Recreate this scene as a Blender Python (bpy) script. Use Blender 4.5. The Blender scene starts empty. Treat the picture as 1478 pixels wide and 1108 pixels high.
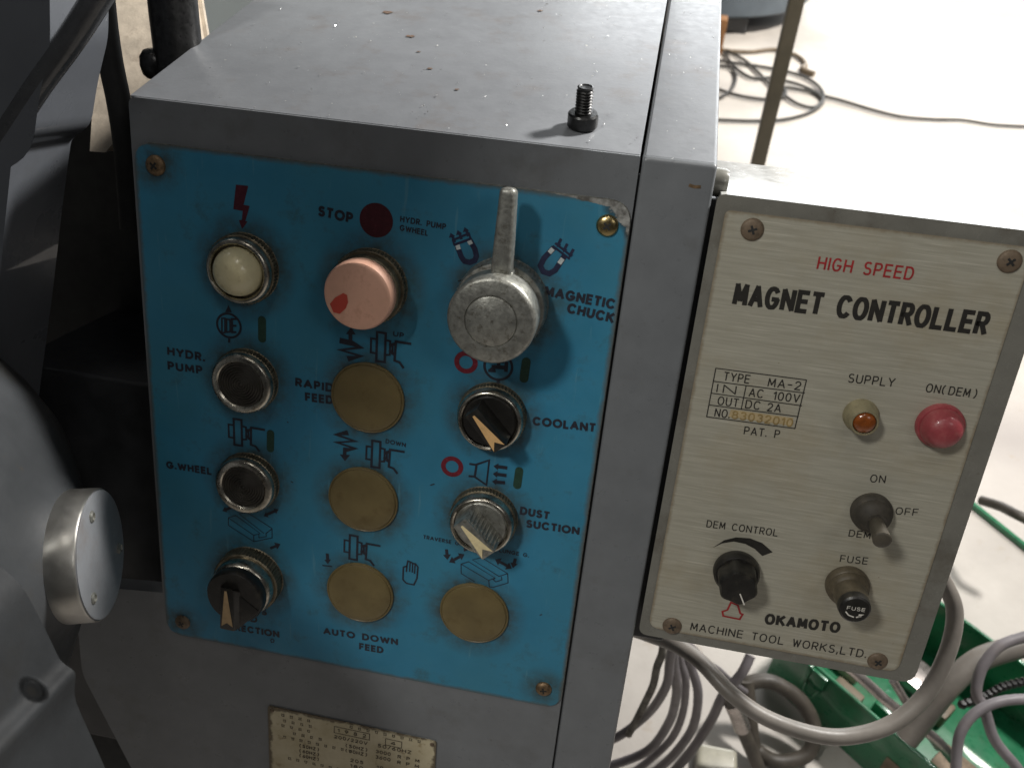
import bpy, bmesh, math, random
from mathutils import Vector, Matrix
random.seed(7)
SC = bpy.context.scene
COL = SC.collection
TH = 0.3308887                      # the console face leans back by this angle
MC = Matrix.Rotation(-TH, 3, 'X')   # console frame (x right, y into the face, z up the face) -> world
def W(p): return MC @ Vector(p)

# ---------------------------------------------------------------- camera
cam = bpy.data.cameras.new('camera'); co = bpy.data.objects.new('camera', cam); COL.objects.link(co)
cam.sensor_width = 36; cam.lens = 1262.71 / 1478 * 36; cam.clip_start = .01; cam.clip_end = 60
right = Vector((0.981826, 0.186712, 0.033999)); down = Vector((0.147859, -0.640256, -0.753797)); fwd = Vector((-0.118974, 0.745125, -0.656227))
m = Matrix((right, -down, -fwd)).transposed().to_4x4(); m.translation = Vector((188.401, -271.315, 149.118)) * .001
co.matrix_world = m
cam.dof.use_dof = True; cam.dof.focus_distance = .335; cam.dof.aperture_fstop = 18
SC.camera = co
# ---------------------------------------------------------------- light
wd = bpy.data.worlds.new('World'); SC.world = wd; wd.use_nodes = True
wb = wd.node_tree.nodes['Background']; wb.inputs[0].default_value = (.80, .82, .86, 1); wb.inputs[1].default_value = .045
def lamp(name, kind, loc, target, energy, color, **k):
    l = bpy.data.lights.new(name, kind); l.energy = energy; l.color = color
    for a, b in k.items(): setattr(l, a, b)
    o = bpy.data.objects.new(name, l); COL.objects.link(o); o.location = Vector(loc) * .001
    o.rotation_euler = (Vector(target) - Vector(loc)).to_track_quat('-Z', 'Y').to_euler()
    return o
# lamp up on the left in front; an unseen block added out of frame keeps it off the panel's left end
lamp('work_lamp', 'AREA', (-330, -660, 930), (120, 0, -100), 6.6, (1, .98, .93), size=.15, size_y=.15)
# strong lamp over the aisle on the right: floor, controller lid, cabinet top
lamp('aisle_lamp', 'SPOT', (1700, 1600, 1500), (1250, 1700, -600), 560, (1, .95, .88), spot_size=math.radians(80), spot_blend=1.0, shadow_soft_size=.12)
lamp('side_lamp', 'AREA', (790, 480, 650), (200, 60, 0), 21, (1, .97, .93), size=.12, size_y=.12)
# area light added behind everything to put glare on the upper faces
lamp('back_glare_light', 'AREA', (1000, 3600, 700), (300, 0, -100), 70, (.95, .98, 1), size=2.2, size_y=1.8)
lamp('right_fill_light', 'AREA', (950, -800, 900), (150, 0, -100), 1.3, (1, .97, .93), size=.3, size_y=.2)  # added soft fill from the right front, softens shadows and lifts edges
lamp('ceiling_lamp', 'AREA', (170, -420, 1600), (150, 0, -100), 1.8, (1, .95, .88), size=.22, size_y=.14)
SC.view_settings.view_transform = 'Standard'; SC.view_settings.look = 'None'
SC.view_settings.exposure = 0; SC.view_settings.gamma = 1; SC.view_settings.use_curve_mapping = False
SC.cycles.max_bounces = 6

# ---------------------------------------------------------------- materials
def nodes(name):
    m = bpy.data.materials.new(name); m.use_nodes = True
    nt = m.node_tree; b = nt.nodes['Principled BSDF']
    return m, nt, b
def N(nt, t, **k):
    n = nt.nodes.new(t)
    for a, v in k.items():
        if a.startswith('i_'): n.inputs[a[2:].replace('_', ' ')].default_value = v
        else: setattr(n, a, v)
    return n
def noise(nt, scale, detail=4, rough=.6, vec=None, stretch=None):
    tc = N(nt, 'ShaderNodeTexCoord')
    n = N(nt, 'ShaderNodeTexNoise'); n.inputs['Scale'].default_value = scale; n.inputs['Detail'].default_value = detail; n.inputs['Roughness'].default_value = rough
    if stretch:
        mp = N(nt, 'ShaderNodeMapping'); mp.inputs['Scale'].default_value = stretch
        nt.links.new(tc.outputs['Object'], mp.inputs[0]); nt.links.new(mp.outputs[0], n.inputs['Vector'])
    else: nt.links.new(tc.outputs['Object'], n.inputs['Vector'])
    return n.outputs['Fac']
def ramp(nt, src, a, b, ca=0, cb=1):
    r = N(nt, 'ShaderNodeMapRange'); r.inputs[1].default_value = a; r.inputs[2].default_value = b; r.inputs[3].default_value = ca; r.inputs[4].default_value = cb
    nt.links.new(src, r.inputs[0]); return r.outputs[0]
def mix(nt, fac, a, b):
    x = N(nt, 'ShaderNodeMix', data_type='RGBA')
    for s, v in ((0, fac), (6, a), (7, b)):
        if hasattr(v, 'links'): nt.links.new(v, x.inputs[s])
        elif s == 0: x.inputs[0].default_value = v
        else: x.inputs[s].default_value = (*v, 1)
    return x.outputs[2]
def mth(nt, op, a, b=0, c=0):
    x = N(nt, 'ShaderNodeMath', operation=op)
    for i, v in enumerate((a, b, c)):
        if hasattr(v, 'links'): nt.links.new(v, x.inputs[i])
        else: x.inputs[i].default_value = v
    return x.outputs[0]
def bump(nt, b, h, strength=.2, dist=.0004):
    n = N(nt, 'ShaderNodeBump'); n.inputs['Strength'].default_value = strength; n.inputs['Distance'].default_value = dist
    nt.links.new(h, n.inputs['Height']); nt.links.new(n.outputs[0], b.inputs['Normal'])
def surf(name, col, rough=.5, metal=0, var=.25, scale=60, dirt=None, dirt_amt=.5, dirt_scale=35, bumps=.15, bscale=900, speck=None, coat=0, spec=.5):
    m, nt, b = nodes(name)
    c2 = tuple(x * (1 - var) for x in col); c1 = tuple(min(1, x * (1 + var * .6)) for x in col)
    c = mix(nt, ramp(nt, noise(nt, scale, 5), .35, .65), c2, c1)
    if dirt:
        c = mix(nt, ramp(nt, noise(nt, dirt_scale, 8, .7), .54, .70, 0, dirt_amt), c, dirt)
        c = mix(nt, ramp(nt, noise(nt, dirt_scale * 9, 4, .7), .66, .74, 0, dirt_amt), c, dirt)
    if speck:
        v = N(nt, 'ShaderNodeTexVoronoi'); v.inputs['Scale'].default_value = 160; tc = N(nt, 'ShaderNodeTexCoord'); nt.links.new(tc.outputs['Object'], v.inputs['Vector'])
        sp = N(nt, 'ShaderNodeSeparateColor'); nt.links.new(v.outputs['Color'], sp.inputs[0])
        dot = mth(nt, 'MULTIPLY', mth(nt, 'LESS_THAN', v.outputs['Distance'], mth(nt, 'MULTIPLY', sp.outputs[1], .13)), mth(nt, 'GREATER_THAN', sp.outputs[0], .80))
        c = mix(nt, dot, c, speck)
    nt.links.new(c, b.inputs['Base Color'])
    nt.links.new(ramp(nt, noise(nt, scale * 3, 4), .3, .7, max(.03, rough - .06), min(1, rough + .08)), b.inputs['Roughness'])
    b.inputs['Metallic'].default_value = metal; b.inputs['Coat Weight'].default_value = coat
    b.inputs['Specular IOR Level'].default_value = spec
    if bumps: bump(nt, b, noise(nt, bscale, 3), bumps)
    return m
M = {}
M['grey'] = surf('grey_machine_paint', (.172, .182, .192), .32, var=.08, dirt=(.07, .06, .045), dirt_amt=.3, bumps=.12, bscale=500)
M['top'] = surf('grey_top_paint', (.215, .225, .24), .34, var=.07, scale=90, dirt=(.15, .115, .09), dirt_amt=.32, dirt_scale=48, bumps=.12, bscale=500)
M['case'] = surf('controller_case_paint', (.20, .195, .17), .24, var=.12, dirt=(.08, .06, .04), dirt_amt=.5, bumps=.15, bscale=500)
M['base'] = surf('shaded_grimy_casting', (.026, .028, .030), .6, spec=.2, var=.3, scale=25, dirt=(.022, .020, .017), dirt_amt=.5, dirt_scale=22, bumps=.4, bscale=260)  # darker than the other casting paint in place of missing shade
M['column'] = surf('blue_grey_column_paint', (.125, .135, .152), .30, var=.15, scale=14, dirt=(.05, .05, .045), dirt_amt=.4, dirt_scale=14, bumps=.15, bscale=200, coat=.6)
M['satin'] = surf('satin_turned_steel', (.46, .45, .42), .36, .9, var=.15, scale=60, dirt=(.2, .17, .12), dirt_amt=.4, dirt_scale=60, bumps=.03)
M['swarf'] = surf('bright_swarf', (.75, .75, .72), .3, .8, var=.3, scale=900)
M['stain'] = surf('rust_stain', (.15, .10, .072), .6, var=.3, scale=400)
M['glare_lid'] = surf('lid_glare_paint', (.46, .46, .44), .22, var=.05, dirt=(.3, .29, .26), dirt_amt=.3, bumps=.03, bscale=300)  # pale colour stands in for glare on the controller top
M['cast'] = surf('grey_casting_paint', (.054, .058, .062), .45, spec=.35, var=.22, scale=25, dirt=(.06, .05, .035), dirt_amt=.6, dirt_scale=18, bumps=.25, bscale=260)
M['dark'] = surf('dark_painted_steel', (.035, .037, .04), .35, var=.3)
M['black'] = surf('black_hose_recess_shade', (.022, .022, .021), .7, var=.3)  # recess plate has its shade in this colour; also hose and slots
M['blackp'] = surf('black_plastic', (.016, .015, .013), .38, var=.35, scale=200, dirt=(.09, .075, .05), dirt_amt=.4, dirt_scale=200)
M['rubber'] = surf('ribbed_black_rubber', (.05, .045, .037), .6, spec=.4, var=.3, scale=200, dirt=(.08, .07, .05), dirt_amt=.4, dirt_scale=250)
M['chrome'] = surf('worn_chrome', (.50, .47, .40), .28, 1, var=.35, scale=160, dirt=(.10, .075, .04), dirt_amt=.85, dirt_scale=150, bumps=.05)
M['knurl'] = surf('dirty_knurled_nickel', (.23, .195, .135), .45, .8, var=.4, scale=220, dirt=(.06, .05, .03), dirt_amt=.8, dirt_scale=160, bumps=.05)
M['zinc'] = surf('pitted_zinc_alloy', (.36, .36, .325), .42, .75, var=.3, scale=350, dirt=(.10, .085, .055), dirt_amt=.85, dirt_scale=420, bumps=.3, bscale=900)
M['rust'] = surf('rusty_screw_steel', (.24, .16, .09), .5, .7, var=.4, scale=500, dirt=(.05, .035, .025), dirt_amt=.8, dirt_scale=400)
M['rust2'] = surf('brown_tarnished_screw', (.19, .14, .095), .6, .3, var=.35, scale=400, dirt=(.07, .05, .035), dirt_amt=.7, dirt_scale=400)
M['brass'] = surf('brass_screw', (.42, .33, .16), .3, 1, var=.3, scale=300, dirt=(.06, .05, .03), dirt_amt=.7, dirt_scale=400)
M['khaki'] = surf('khaki_plastic_plug', (.165, .125, .052), .42, var=.16, scale=60, dirt=(.11, .075, .025), dirt_amt=.7, dirt_scale=90, bumps=.08)
M['cream'] = surf('cream_lens', (.80, .72, .45), .3, var=.1, scale=120, dirt=(.40, .33, .17), dirt_amt=.6, dirt_scale=120, coat=.3)
M['pink'] = surf('faded_pink_plastic', (.80, .46, .33), .5, var=.14, scale=55, dirt=(.45, .21, .14), dirt_amt=.6, dirt_scale=110, bumps=.12)
M['redp'] = surf('original_red_plastic', (.55, .075, .05), .45, var=.12)
M['point'] = surf('orange_cream_pointer', (.74, .46, .20), .5, var=.15, scale=300, dirt=(.35, .2, .08), dirt_amt=.5, dirt_scale=300)
M['point2'] = surf('pale_cream_pointer', (.80, .68, .40), .45, var=.15, scale=300, dirt=(.35, .25, .1), dirt_amt=.5, dirt_scale=300)
M['point3'] = surf('dull_tan_pointer', (.52, .36, .19), .5, var=.15, scale=300)
M['bolt'] = surf('black_oxide_steel', (.05, .05, .05), .32, .85, var=.3, scale=300)
M['red_lens'] = surf('faded_red_lens', (.32, .055, .065), .42, var=.15, scale=200, coat=.2, dirt=(.4, .2, .17), dirt_amt=.35, dirt_scale=200)
M['amber'] = surf('amber_lens', (.25, .065, .01), .22, var=.3, scale=300, coat=.5)
M['ambring'] = surf('dusty_lamp_bezel', (.36, .32, .2), .45, .4, var=.25, scale=300, dirt=(.16, .12, .07), dirt_amt=.6, dirt_scale=300)
M['togg'] = surf('dusty_black_rubber', (.05, .044, .035), .6, var=.3, scale=200, dirt=(.12, .10, .07), dirt_amt=.6, dirt_scale=150)
M['toggl'] = surf('brown_grey_lever', (.075, .065, .048), .5, var=.25, scale=200)
M['fuse'] = surf('dusty_brown_bakelite', (.105, .085, .055), .42, var=.3, scale=200, dirt=(.2, .165, .11), dirt_amt=.5, dirt_scale=200)
M['cord'] = surf('grey_vinyl_lead', (.18, .163, .143), .42, var=.15, scale=60, dirt=(.16, .13, .10), dirt_amt=.5)
M['cordp'] = surf('mauve_grey_vinyl', (.165, .15, .157), .5, var=.15, scale=60, dirt=(.16, .13, .11), dirt_amt=.5)
M['cordd'] = surf('dark_grimy_rubber', (.07, .06, .048), .5, var=.3, scale=60, dirt=(.15, .13, .1), dirt_amt=.5)
M['cordb'] = surf('black_cable_rubber', (.035, .032, .027), .55, var=.2)
M['fuzz'] = surf('grey_lint', (.16, .15, .13), .9, var=.6, scale=150, bumps=.8, bscale=600)
M['green'] = surf('green_enamel', (.018, .17, .075), .3, var=.2, scale=40, dirt=(.05, .07, .03), dirt_amt=.5, coat=.3)
M['rod'] = surf('grey_steel_tube', (.42, .38, .36), .3, .8, var=.25, scale=80)
M['tan'] = surf('tan_plug', (.17, .13, .085), .5, var=.3, scale=60)
M['post'] = surf('drab_painted_post', (.085, .072, .048), .5, var=.2, scale=20, dirt=(.05, .04, .03), dirt_amt=.6, dirt_scale=12)
M['bluegrey'] = surf('blue_grey_machine_foot', (.10, .125, .15), .45, var=.2, scale=12)
M['wood'] = surf('orange_brown_wood', (.30, .14, .05), .6, var=.3, scale=12)
M['rough'] = surf('rough_beige_casting', (.58, .50, .40), .7, var=.2, scale=90, dirt=(.22, .16, .11), dirt_amt=.7, dirt_scale=60, bumps=.7, bscale=220)
M['bgp'] = surf('pale_grey_green_panel', (.42, .46, .46), .5, var=.08, scale=10)
M['bag'] = surf('pale_plastic', (.42, .40, .32), .3, var=.2, scale=40, coat=.4)
M['floor'] = None
M['disc'] = surf('olive_grey_disc', (.05, .05, .036), .5, var=.2)
M['duct'] = surf('glossy_dark_paint', (.07, .073, .078), .25, var=.25, coat=.3)
for n, c in dict(k=(.02, .022, .035), n=(.018, .022, .06), m=(.075, .008, .02), r=(.17, .012, .025), d=(.055, .006, .012), g=(.018, .055, .035), w=(.55, .6, .6), wht=(.75, .72, .65)).items():
    M['ink_' + n] = surf('print_' + n, c, .5, var=.2, scale=400, dirt=tuple(min(1, x * 2.5 + .02) for x in c), dirt_amt=.35, dirt_scale=500, bumps=0)
M['ink_ck'] = surf('print_black', (.022, .02, .017), .5, var=.25, scale=400, bumps=0)
M['ink_cr'] = surf('print_red', (.36, .022, .025), .5, var=.25, scale=400, bumps=0)
M['ink_t'] = surf('tan_stamp_patch', (.46, .36, .20), .6, var=.12, scale=300, bumps=0)
M['ink_td'] = surf('stamped_digits', (.30, .21, .08), .6, var=.2, scale=300, bumps=0)
M['ink_f'] = surf('faded_plate_print', (.055, .042, .028), .6, var=.4, scale=500, dirt=(.35, .3, .2), dirt_amt=.7, dirt_scale=700, bumps=0)

def panel_mat():        # blue printed plate: grime rings round the controls, worn rim and corner
    m, nt, b = nodes('blue_panel_paint')
    tc = N(nt, 'ShaderNodeTexCoord'); P = tc.outputs['Generated']
    mp = N(nt, 'ShaderNodeMapping'); mp.inputs['Scale'].default_value = (184, 0, 222); mp.inputs['Location'].default_value = (0, 0, -222)
    nt.links.new(P, mp.inputs[0]); v = mp.outputs[0]
    def dist(c):
        d = N(nt, 'ShaderNodeVectorMath', operation='DISTANCE'); nt.links.new(v, d.inputs[0]); d.inputs[1].default_value = (c[0], 0, c[1]); return d.outputs['Value']
    near = None
    for c, r in CTRL:
        d = mth(nt, 'SUBTRACT', dist(c), r); near = d if near is None else mth(nt, 'MINIMUM', near, d)
    n1 = noise(nt, 130, 6, .7); n2 = noise(nt, 35, 5)
    c = mix(nt, ramp(nt, n2, .35, .65), (.028, .20, .335), (.04, .245, .40))
    c = mix(nt, ramp(nt, noise(nt, 14, 4), .40, .68, 0, .6), c, (.042, .20, .27))
    g = mth(nt, 'MULTIPLY', ramp(nt, near, 0, 8.5, 1, 0), ramp(nt, n1, .3, .64, .12, 1))
    c = mix(nt, mth(nt, 'MULTIPLY', g, .9), c, (.05, .05, .032))
    sp = ramp(nt, noise(nt, 420, 3, .7), .70, .76); c = mix(nt, mth(nt, 'MULTIPLY', sp, .55), c, (.02, .06, .09))
    c = mix(nt, ramp(nt, noise(nt, 70, 8, .75), .54, .68, 0, .6), c, (.04, .10, .115))
    c = mix(nt, ramp(nt, noise(nt, 40, 3, .6, stretch=(9, 1, .8)), .64, .70, 0, .4), c, (.12, .30, .38))
    sx = N(nt, 'ShaderNodeSeparateXYZ'); nt.links.new(v, sx.inputs[0]); X, Zc = sx.outputs[0], sx.outputs[2]
    e = mth(nt, 'MINIMUM', mth(nt, 'MINIMUM', X, mth(nt, 'SUBTRACT', 184, X)), mth(nt, 'MINIMUM', mth(nt, 'MULTIPLY', Zc, -1), mth(nt, 'ADD', Zc, 222)))
    ed = mth(nt, 'SUBTRACT', e, mth(nt, 'MULTIPLY', n1, 3.2)); c = mix(nt, ramp(nt, ed, -1.3, .2, .75, 0), c, (.10, .095, .075))
    dd = mth(nt, 'SUBTRACT', dist((190, 3)), mth(nt, 'MULTIPLY', n1, 9)); wear = ramp(nt, dd, 9.6, 10.2, 1, 0)
    wear2 = mth(nt, 'LESS_THAN', mth(nt, 'ADD', mth(nt, 'MULTIPLY', Zc, -1), mth(nt, 'MULTIPLY', mth(nt, 'SUBTRACT', 184, X), .11)), mth(nt, 'ADD', 2.0, mth(nt, 'MULTIPLY', n1, 2.2)))
    wear2 = mth(nt, 'MULTIPLY', wear2, mth(nt, 'GREATER_THAN', X, 150))
    ww = mth(nt, 'MAXIMUM', wear, wear2)
    c = mix(nt, ramp(nt, dd, 10.0, 12.5, .8, 0), c, (.03, .035, .035))
    c = mix(nt, ww, c, mix(nt, ramp(nt, noise(nt, 200, 5), .42, .6), (.10, .095, .085), (.36, .36, .34)))
    nt.links.new(c, b.inputs['Base Color']); nt.links.new(ramp(nt, n1, .3, .7, .42, .6), b.inputs['Roughness'])
    bump(nt, b, n1, .12); return m
def plate_mat():        # brushed cream-silver name plate
    m, nt, b = nodes('brushed_cream_plate')
    s = noise(nt, 55, 3, .6, stretch=(1, 1, 22)); s2 = noise(nt, 60, 2, .5, stretch=(.7, 1, 34))
    c = mix(nt, ramp(nt, s, .35, .65), (.41, .39, .315), (.49, .47, .385))
    c = mix(nt, ramp(nt, s2, .60, .68, 0, .55), c, (.66, .63, .53))
    c = mix(nt, ramp(nt, noise(nt, 22, 6, .65), .5, .75, 0, .5), c, (.36, .285, .16))
    c = mix(nt, ramp(nt, noise(nt, 500, 3, .7), .70, .75, 0, .6), c, (.2, .15, .09))
    tc = N(nt, 'ShaderNodeTexCoord'); sx = N(nt, 'ShaderNodeSeparateXYZ'); nt.links.new(tc.outputs['Generated'], sx.inputs[0])
    ex = mth(nt, 'MULTIPLY', mth(nt, 'MINIMUM', sx.outputs[0], mth(nt, 'SUBTRACT', 1, sx.outputs[0])), 100); ez = mth(nt, 'MULTIPLY', mth(nt, 'MINIMUM', sx.outputs[2], mth(nt, 'SUBTRACT', 1, sx.outputs[2])), 172)
    e = mth(nt, 'SUBTRACT', mth(nt, 'MINIMUM', ex, ez), mth(nt, 'MULTIPLY', noise(nt, 260, 6, .7), 2.6))
    c = mix(nt, ramp(nt, e, -1.2, .1, .65, 0), c, (.20, .14, .075))
    nt.links.new(c, b.inputs['Base Color']); b.inputs['Metallic'].default_value = .25; b.inputs['Roughness'].default_value = .5
    bump(nt, b, s, .12); return m
def rating_mat():
    m, nt, b = nodes('corroded_rating_plate')
    n1 = noise(nt, 160, 7, .7); c = mix(nt, ramp(nt, noise(nt, 60, 4), .35, .65), (.50, .43, .27), (.62, .55, .38))
    tc = N(nt, 'ShaderNodeTexCoord'); sx = N(nt, 'ShaderNodeSeparateXYZ'); nt.links.new(tc.outputs['Generated'], sx.inputs[0])
    ex = mth(nt, 'MULTIPLY', mth(nt, 'MINIMUM', sx.outputs[0], mth(nt, 'SUBTRACT', 1, sx.outputs[0])), 80)
    ez = mth(nt, 'MULTIPLY', mth(nt, 'SUBTRACT', 1, sx.outputs[2]), 45)
    e = mth(nt, 'SUBTRACT', mth(nt, 'MINIMUM', ex, ez), mth(nt, 'MULTIPLY', n1, 7)); c = mix(nt, ramp(nt, e, -2.4, -1.2, .9, 0), c, (.10, .075, .045))
    c = mix(nt, ramp(nt, n1, .58, .68, 0, .7), c, (.28, .2, .1))
    nt.links.new(c, b.inputs['Base Color']); b.inputs['Roughness'].default_value = .6; bump(nt, b, n1, .3); return m
def floor_mat():
    m, nt, b = nodes('pale_concrete')
    c = mix(nt, ramp(nt, noise(nt, 3, 6), .35, .65), (.38, .35, .315), (.62, .58, .53))
    c = mix(nt, ramp(nt, noise(nt, 1.3, 3), .46, .62, 0, .75), c, (.29, .26, .25))
    c = mix(nt, ramp(nt, noise(nt, 45, 6, .7), .60, .72, 0, .5), c, (.36, .29, .21))
    nt.links.new(c, b.inputs['Base Color']); b.inputs['Roughness'].default_value = .65; bump(nt, b, noise(nt, 120, 5), .2, .002); return m

# ---------------------------------------------------------------- geometry helpers (millimetres)
class Root:
    def __init__(s, name, label, cat, base, frame='C', group=None, kind=None):
        s.base = Vector(base); s.frame = frame
        o = bpy.data.objects.new(name, None); COL.objects.link(o); o.empty_display_size = .02
        if frame == 'C': o.rotation_euler = (-TH, 0, 0); o.location = W(base) * .001
        else: o.location = s.base * .001
        o['label'] = label; o['category'] = cat
        if group: o['group'] = group
        s.o = o
def finish(name, bm, mat, base, parent=None, sharp=38, label=None, kind=None, recalc=True):
    if recalc: bmesh.ops.recalc_face_normals(bm, faces=bm.faces[:])
    for v in bm.verts: v.co = (v.co - base) * .001
    for f in bm.faces: f.smooth = True
    me = bpy.data.meshes.new(name); bm.to_mesh(me); bm.free()
    me.set_sharp_from_angle(angle=math.radians(sharp)); me.materials.append(M[mat])
    o = bpy.data.objects.new(name, me); COL.objects.link(o)
    if parent: o.parent = parent
    if label: o['label'] = label
    if kind: o['kind'] = kind
    return o
def _part(s, name, bm, mat, parent=None, label=None, sharp=38, kind=None, recalc=True):
    return finish(name, bm, mat, s.base, parent or s.o, sharp, label, kind, recalc)
Root.part = _part
def solo(name, bm, mat, base, label, cat, frame='W', group=None, kind=None, sharp=38):
    base = Vector(base); o = finish(name, bm, mat, base, None, sharp)
    if frame == 'C': o.rotation_euler = (-TH, 0, 0); o.location = W(base) * .001
    else: o.location = base * .001
    if kind: o['kind'] = kind
    o['label'] = label
    if kind != 'structure': o['category'] = cat
    if group: o['group'] = group
    return o
def BM(): return bmesh.new()
def ring(bm, c, ax, u, w, r, n, mod=None):
    out = []
    for i in range(n):
        a = 2 * math.pi * i / n; rr = r * (mod(i) if mod else 1)
        out.append(bm.verts.new(c + u * (rr * math.cos(a)) + w * (rr * math.sin(a))))
    return out
def bridge(bm, A, B):
    n = len(A)
    for i in range(n): bm.faces.new((A[i], A[(i + 1) % n], B[(i + 1) % n], B[i]))
def lathe(bm, c, ax, prof, n=48, mods={}, cap0=True, cap1=True):
    c = Vector(c); ax = Vector(ax).normalized(); u = ax.orthogonal().normalized(); w = ax.cross(u)
    rs = [ring(bm, c + ax * h, ax, u, w, max(r, .01), n, mods.get(i)) for i, (r, h) in enumerate(prof)]
    for A, B in zip(rs, rs[1:]): bridge(bm, A, B)
    if cap0: bm.faces.new(rs[0][::-1])
    if cap1: bm.faces.new(rs[-1])
def rounded(poly, r, seg=5, only=None):
    out = []; n = len(poly)
    for i in range(n):
        p = Vector(poly[i]); a = Vector(poly[i - 1]); b = Vector(poly[(i + 1) % n])
        rr = r[i] if isinstance(r, (list, tuple)) else r
        if rr <= 0: out.append(tuple(p)); continue
        da = (a - p); db = (b - p); rr = min(rr, da.length * .45, db.length * .45)
        s = p + da.normalized() * rr; e = p + db.normalized() * rr
        for k in range(seg + 1):
            t = k / seg; q = s.lerp(p, t).lerp(p.lerp(e, t), t); out.append(tuple(q))
    return out
def prism(bm, poly, y0, y1, bev=0, seg=3):
    t = BM(); A = [t.verts.new((x, y0, z)) for x, z in poly]; B = [t.verts.new((x, y1, z)) for x, z in poly]
    f = t.faces.new(A); t.faces.new(B[::-1]); bridge(t, A, B)
    if bev:
        t.normal_update(); es = list(f.edges)
        bmesh.ops.bevel(t, geom=es, offset=bev, segments=seg, affect='EDGES', profile=.6, clamp_overlap=True)
    merge(bm, t)
def merge(bm, t):
    me = bpy.data.meshes.new('tmp'); t.to_mesh(me); t.free(); bm.from_mesh(me); bpy.data.meshes.remove(me)
def box(bm, a, b, bev=0, seg=3):
    t = BM(); r = bmesh.ops.create_cube(t, size=1)
    for v in t.verts: v.co = Vector([(a[i] + b[i]) / 2 + v.co[i] * (b[i] - a[i]) for i in range(3)])
    if bev: bmesh.ops.bevel(t, geom=t.edges[:], offset=bev, segments=seg, affect='EDGES', profile=.6, clamp_overlap=True)
    merge(bm, t)
def hexa(bm, P, bev=0, seg=3):   # 8 corners: front 4 (ccw) then back 4
    t = BM(); v = [t.verts.new(p) for p in P]
    for f in ((0, 1, 2, 3), (7, 6, 5, 4), (0, 4, 5, 1), (1, 5, 6, 2), (2, 6, 7, 3), (3, 7, 4, 0)): t.faces.new([v[i] for i in f])
    if bev: t.normal_update(); bmesh.ops.bevel(t, geom=t.edges[:], offset=bev, segments=seg, affect='EDGES', profile=.6, clamp_overlap=True)
    merge(bm, t)
def spline(P, k=8):
    P = [Vector(p) for p in P]; Q = [P[0] * 2 - P[1]] + P + [P[-1] * 2 - P[-2]]; out = []
    for i in range(1, len(Q) - 2):
        a, b, c, d = Q[i - 1:i + 3]
        for j in range(k):
            t = j / k; out.append(.5 * ((2 * b) + (c - a) * t + (2 * a - 5 * b + 4 * c - d) * t * t + (3 * b - a - 3 * c + d) * t ** 3))
    out.append(P[-1]); return out
def tube(bm, P, r, n=14, k=8, smooth=True, closed_ends=True):
    P = spline(P, k) if smooth else [Vector(p) for p in P]
    u = None; prev = None
    for i, p in enumerate(P):
        t = (P[min(i + 1, len(P) - 1)] - P[max(i - 1, 0)]).normalized()
        u = t.orthogonal().normalized() if u is None else (u - t * u.dot(t)).normalized()
        R = r(i / (len(P) - 1)) if callable(r) else r
        cur = ring(bm, p, t, u, t.cross(u), R, n)
        if prev: bridge(bm, prev, cur)
        else: bm.faces.new(cur[::-1])
        prev = cur
    bm.faces.new(prev)
TP = .12     # print film thickness
def stroke(bm, pts, w, closed, y):
    pts = [Vector(p) for p in pts]; n = len(pts)
    if closed and (pts[0] - pts[-1]).length < 1e-6: pts.pop(); n -= 1
    L, R = [], []
    for i, p in enumerate(pts):
        a = pts[i - 1] if (i or closed) else None; b = pts[(i + 1) % n] if (i < n - 1 or closed) else None
        d1 = (p - a).normalized() if a is not None else None; d2 = (b - p).normalized() if b is not None else None
        if d1 is None: d1 = d2
        if d2 is None: d2 = d1
        t = (d1 + d2); t = t.normalized() if t.length > 1e-3 else d1
        nn = Vector((-t.y, t.x)); k = 1 / max(.3, abs(nn.dot(Vector((-d1.y, d1.x))))); k = min(k, 1.5)
        q = p
        if not closed and w > .9 * 0:
            if i == 0: q = p - d2 * w * .25
            if i == n - 1: q = p + d1 * w * .25
        L.append(bm.verts.new((q.x + nn.x * w / 2 * k, y, q.y + nn.y * w / 2 * k))); R.append(bm.verts.new((q.x - nn.x * w / 2 * k, y, q.y - nn.y * w / 2 * k)))
    for i in range(n if closed else n - 1):
        j = (i + 1) % n; bm.faces.new((R[i], R[j], L[j], L[i]))
def pill(bm, pts, w, y):
    a, b = Vector(pts[0]), Vector(pts[-1]); d = (b - a).normalized(); nn = Vector((-d.y, d.x)); vs = []
    for c, s in ((a, 1), (b, -1)):
        for k in range(9):
            t = math.pi * k / 8; q = c + (nn * math.cos(t) - d * math.sin(t)) * (s * w / 2); vs.append(bm.verts.new((q.x, y, q.y)))
    bm.faces.new(vs)
def poly(bm, pts, y): bm.faces.new([bm.verts.new((x, y, z)) for x, z in pts])
def arc(cx, cy, rx, ry, a0, a1, n=10):
    return [(cx + rx * math.cos(math.radians(a0 + (a1 - a0) * k / n)), cy + ry * math.sin(math.radians(a0 + (a1 - a0) * k / n))) for k in range(n + 1)]
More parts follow.
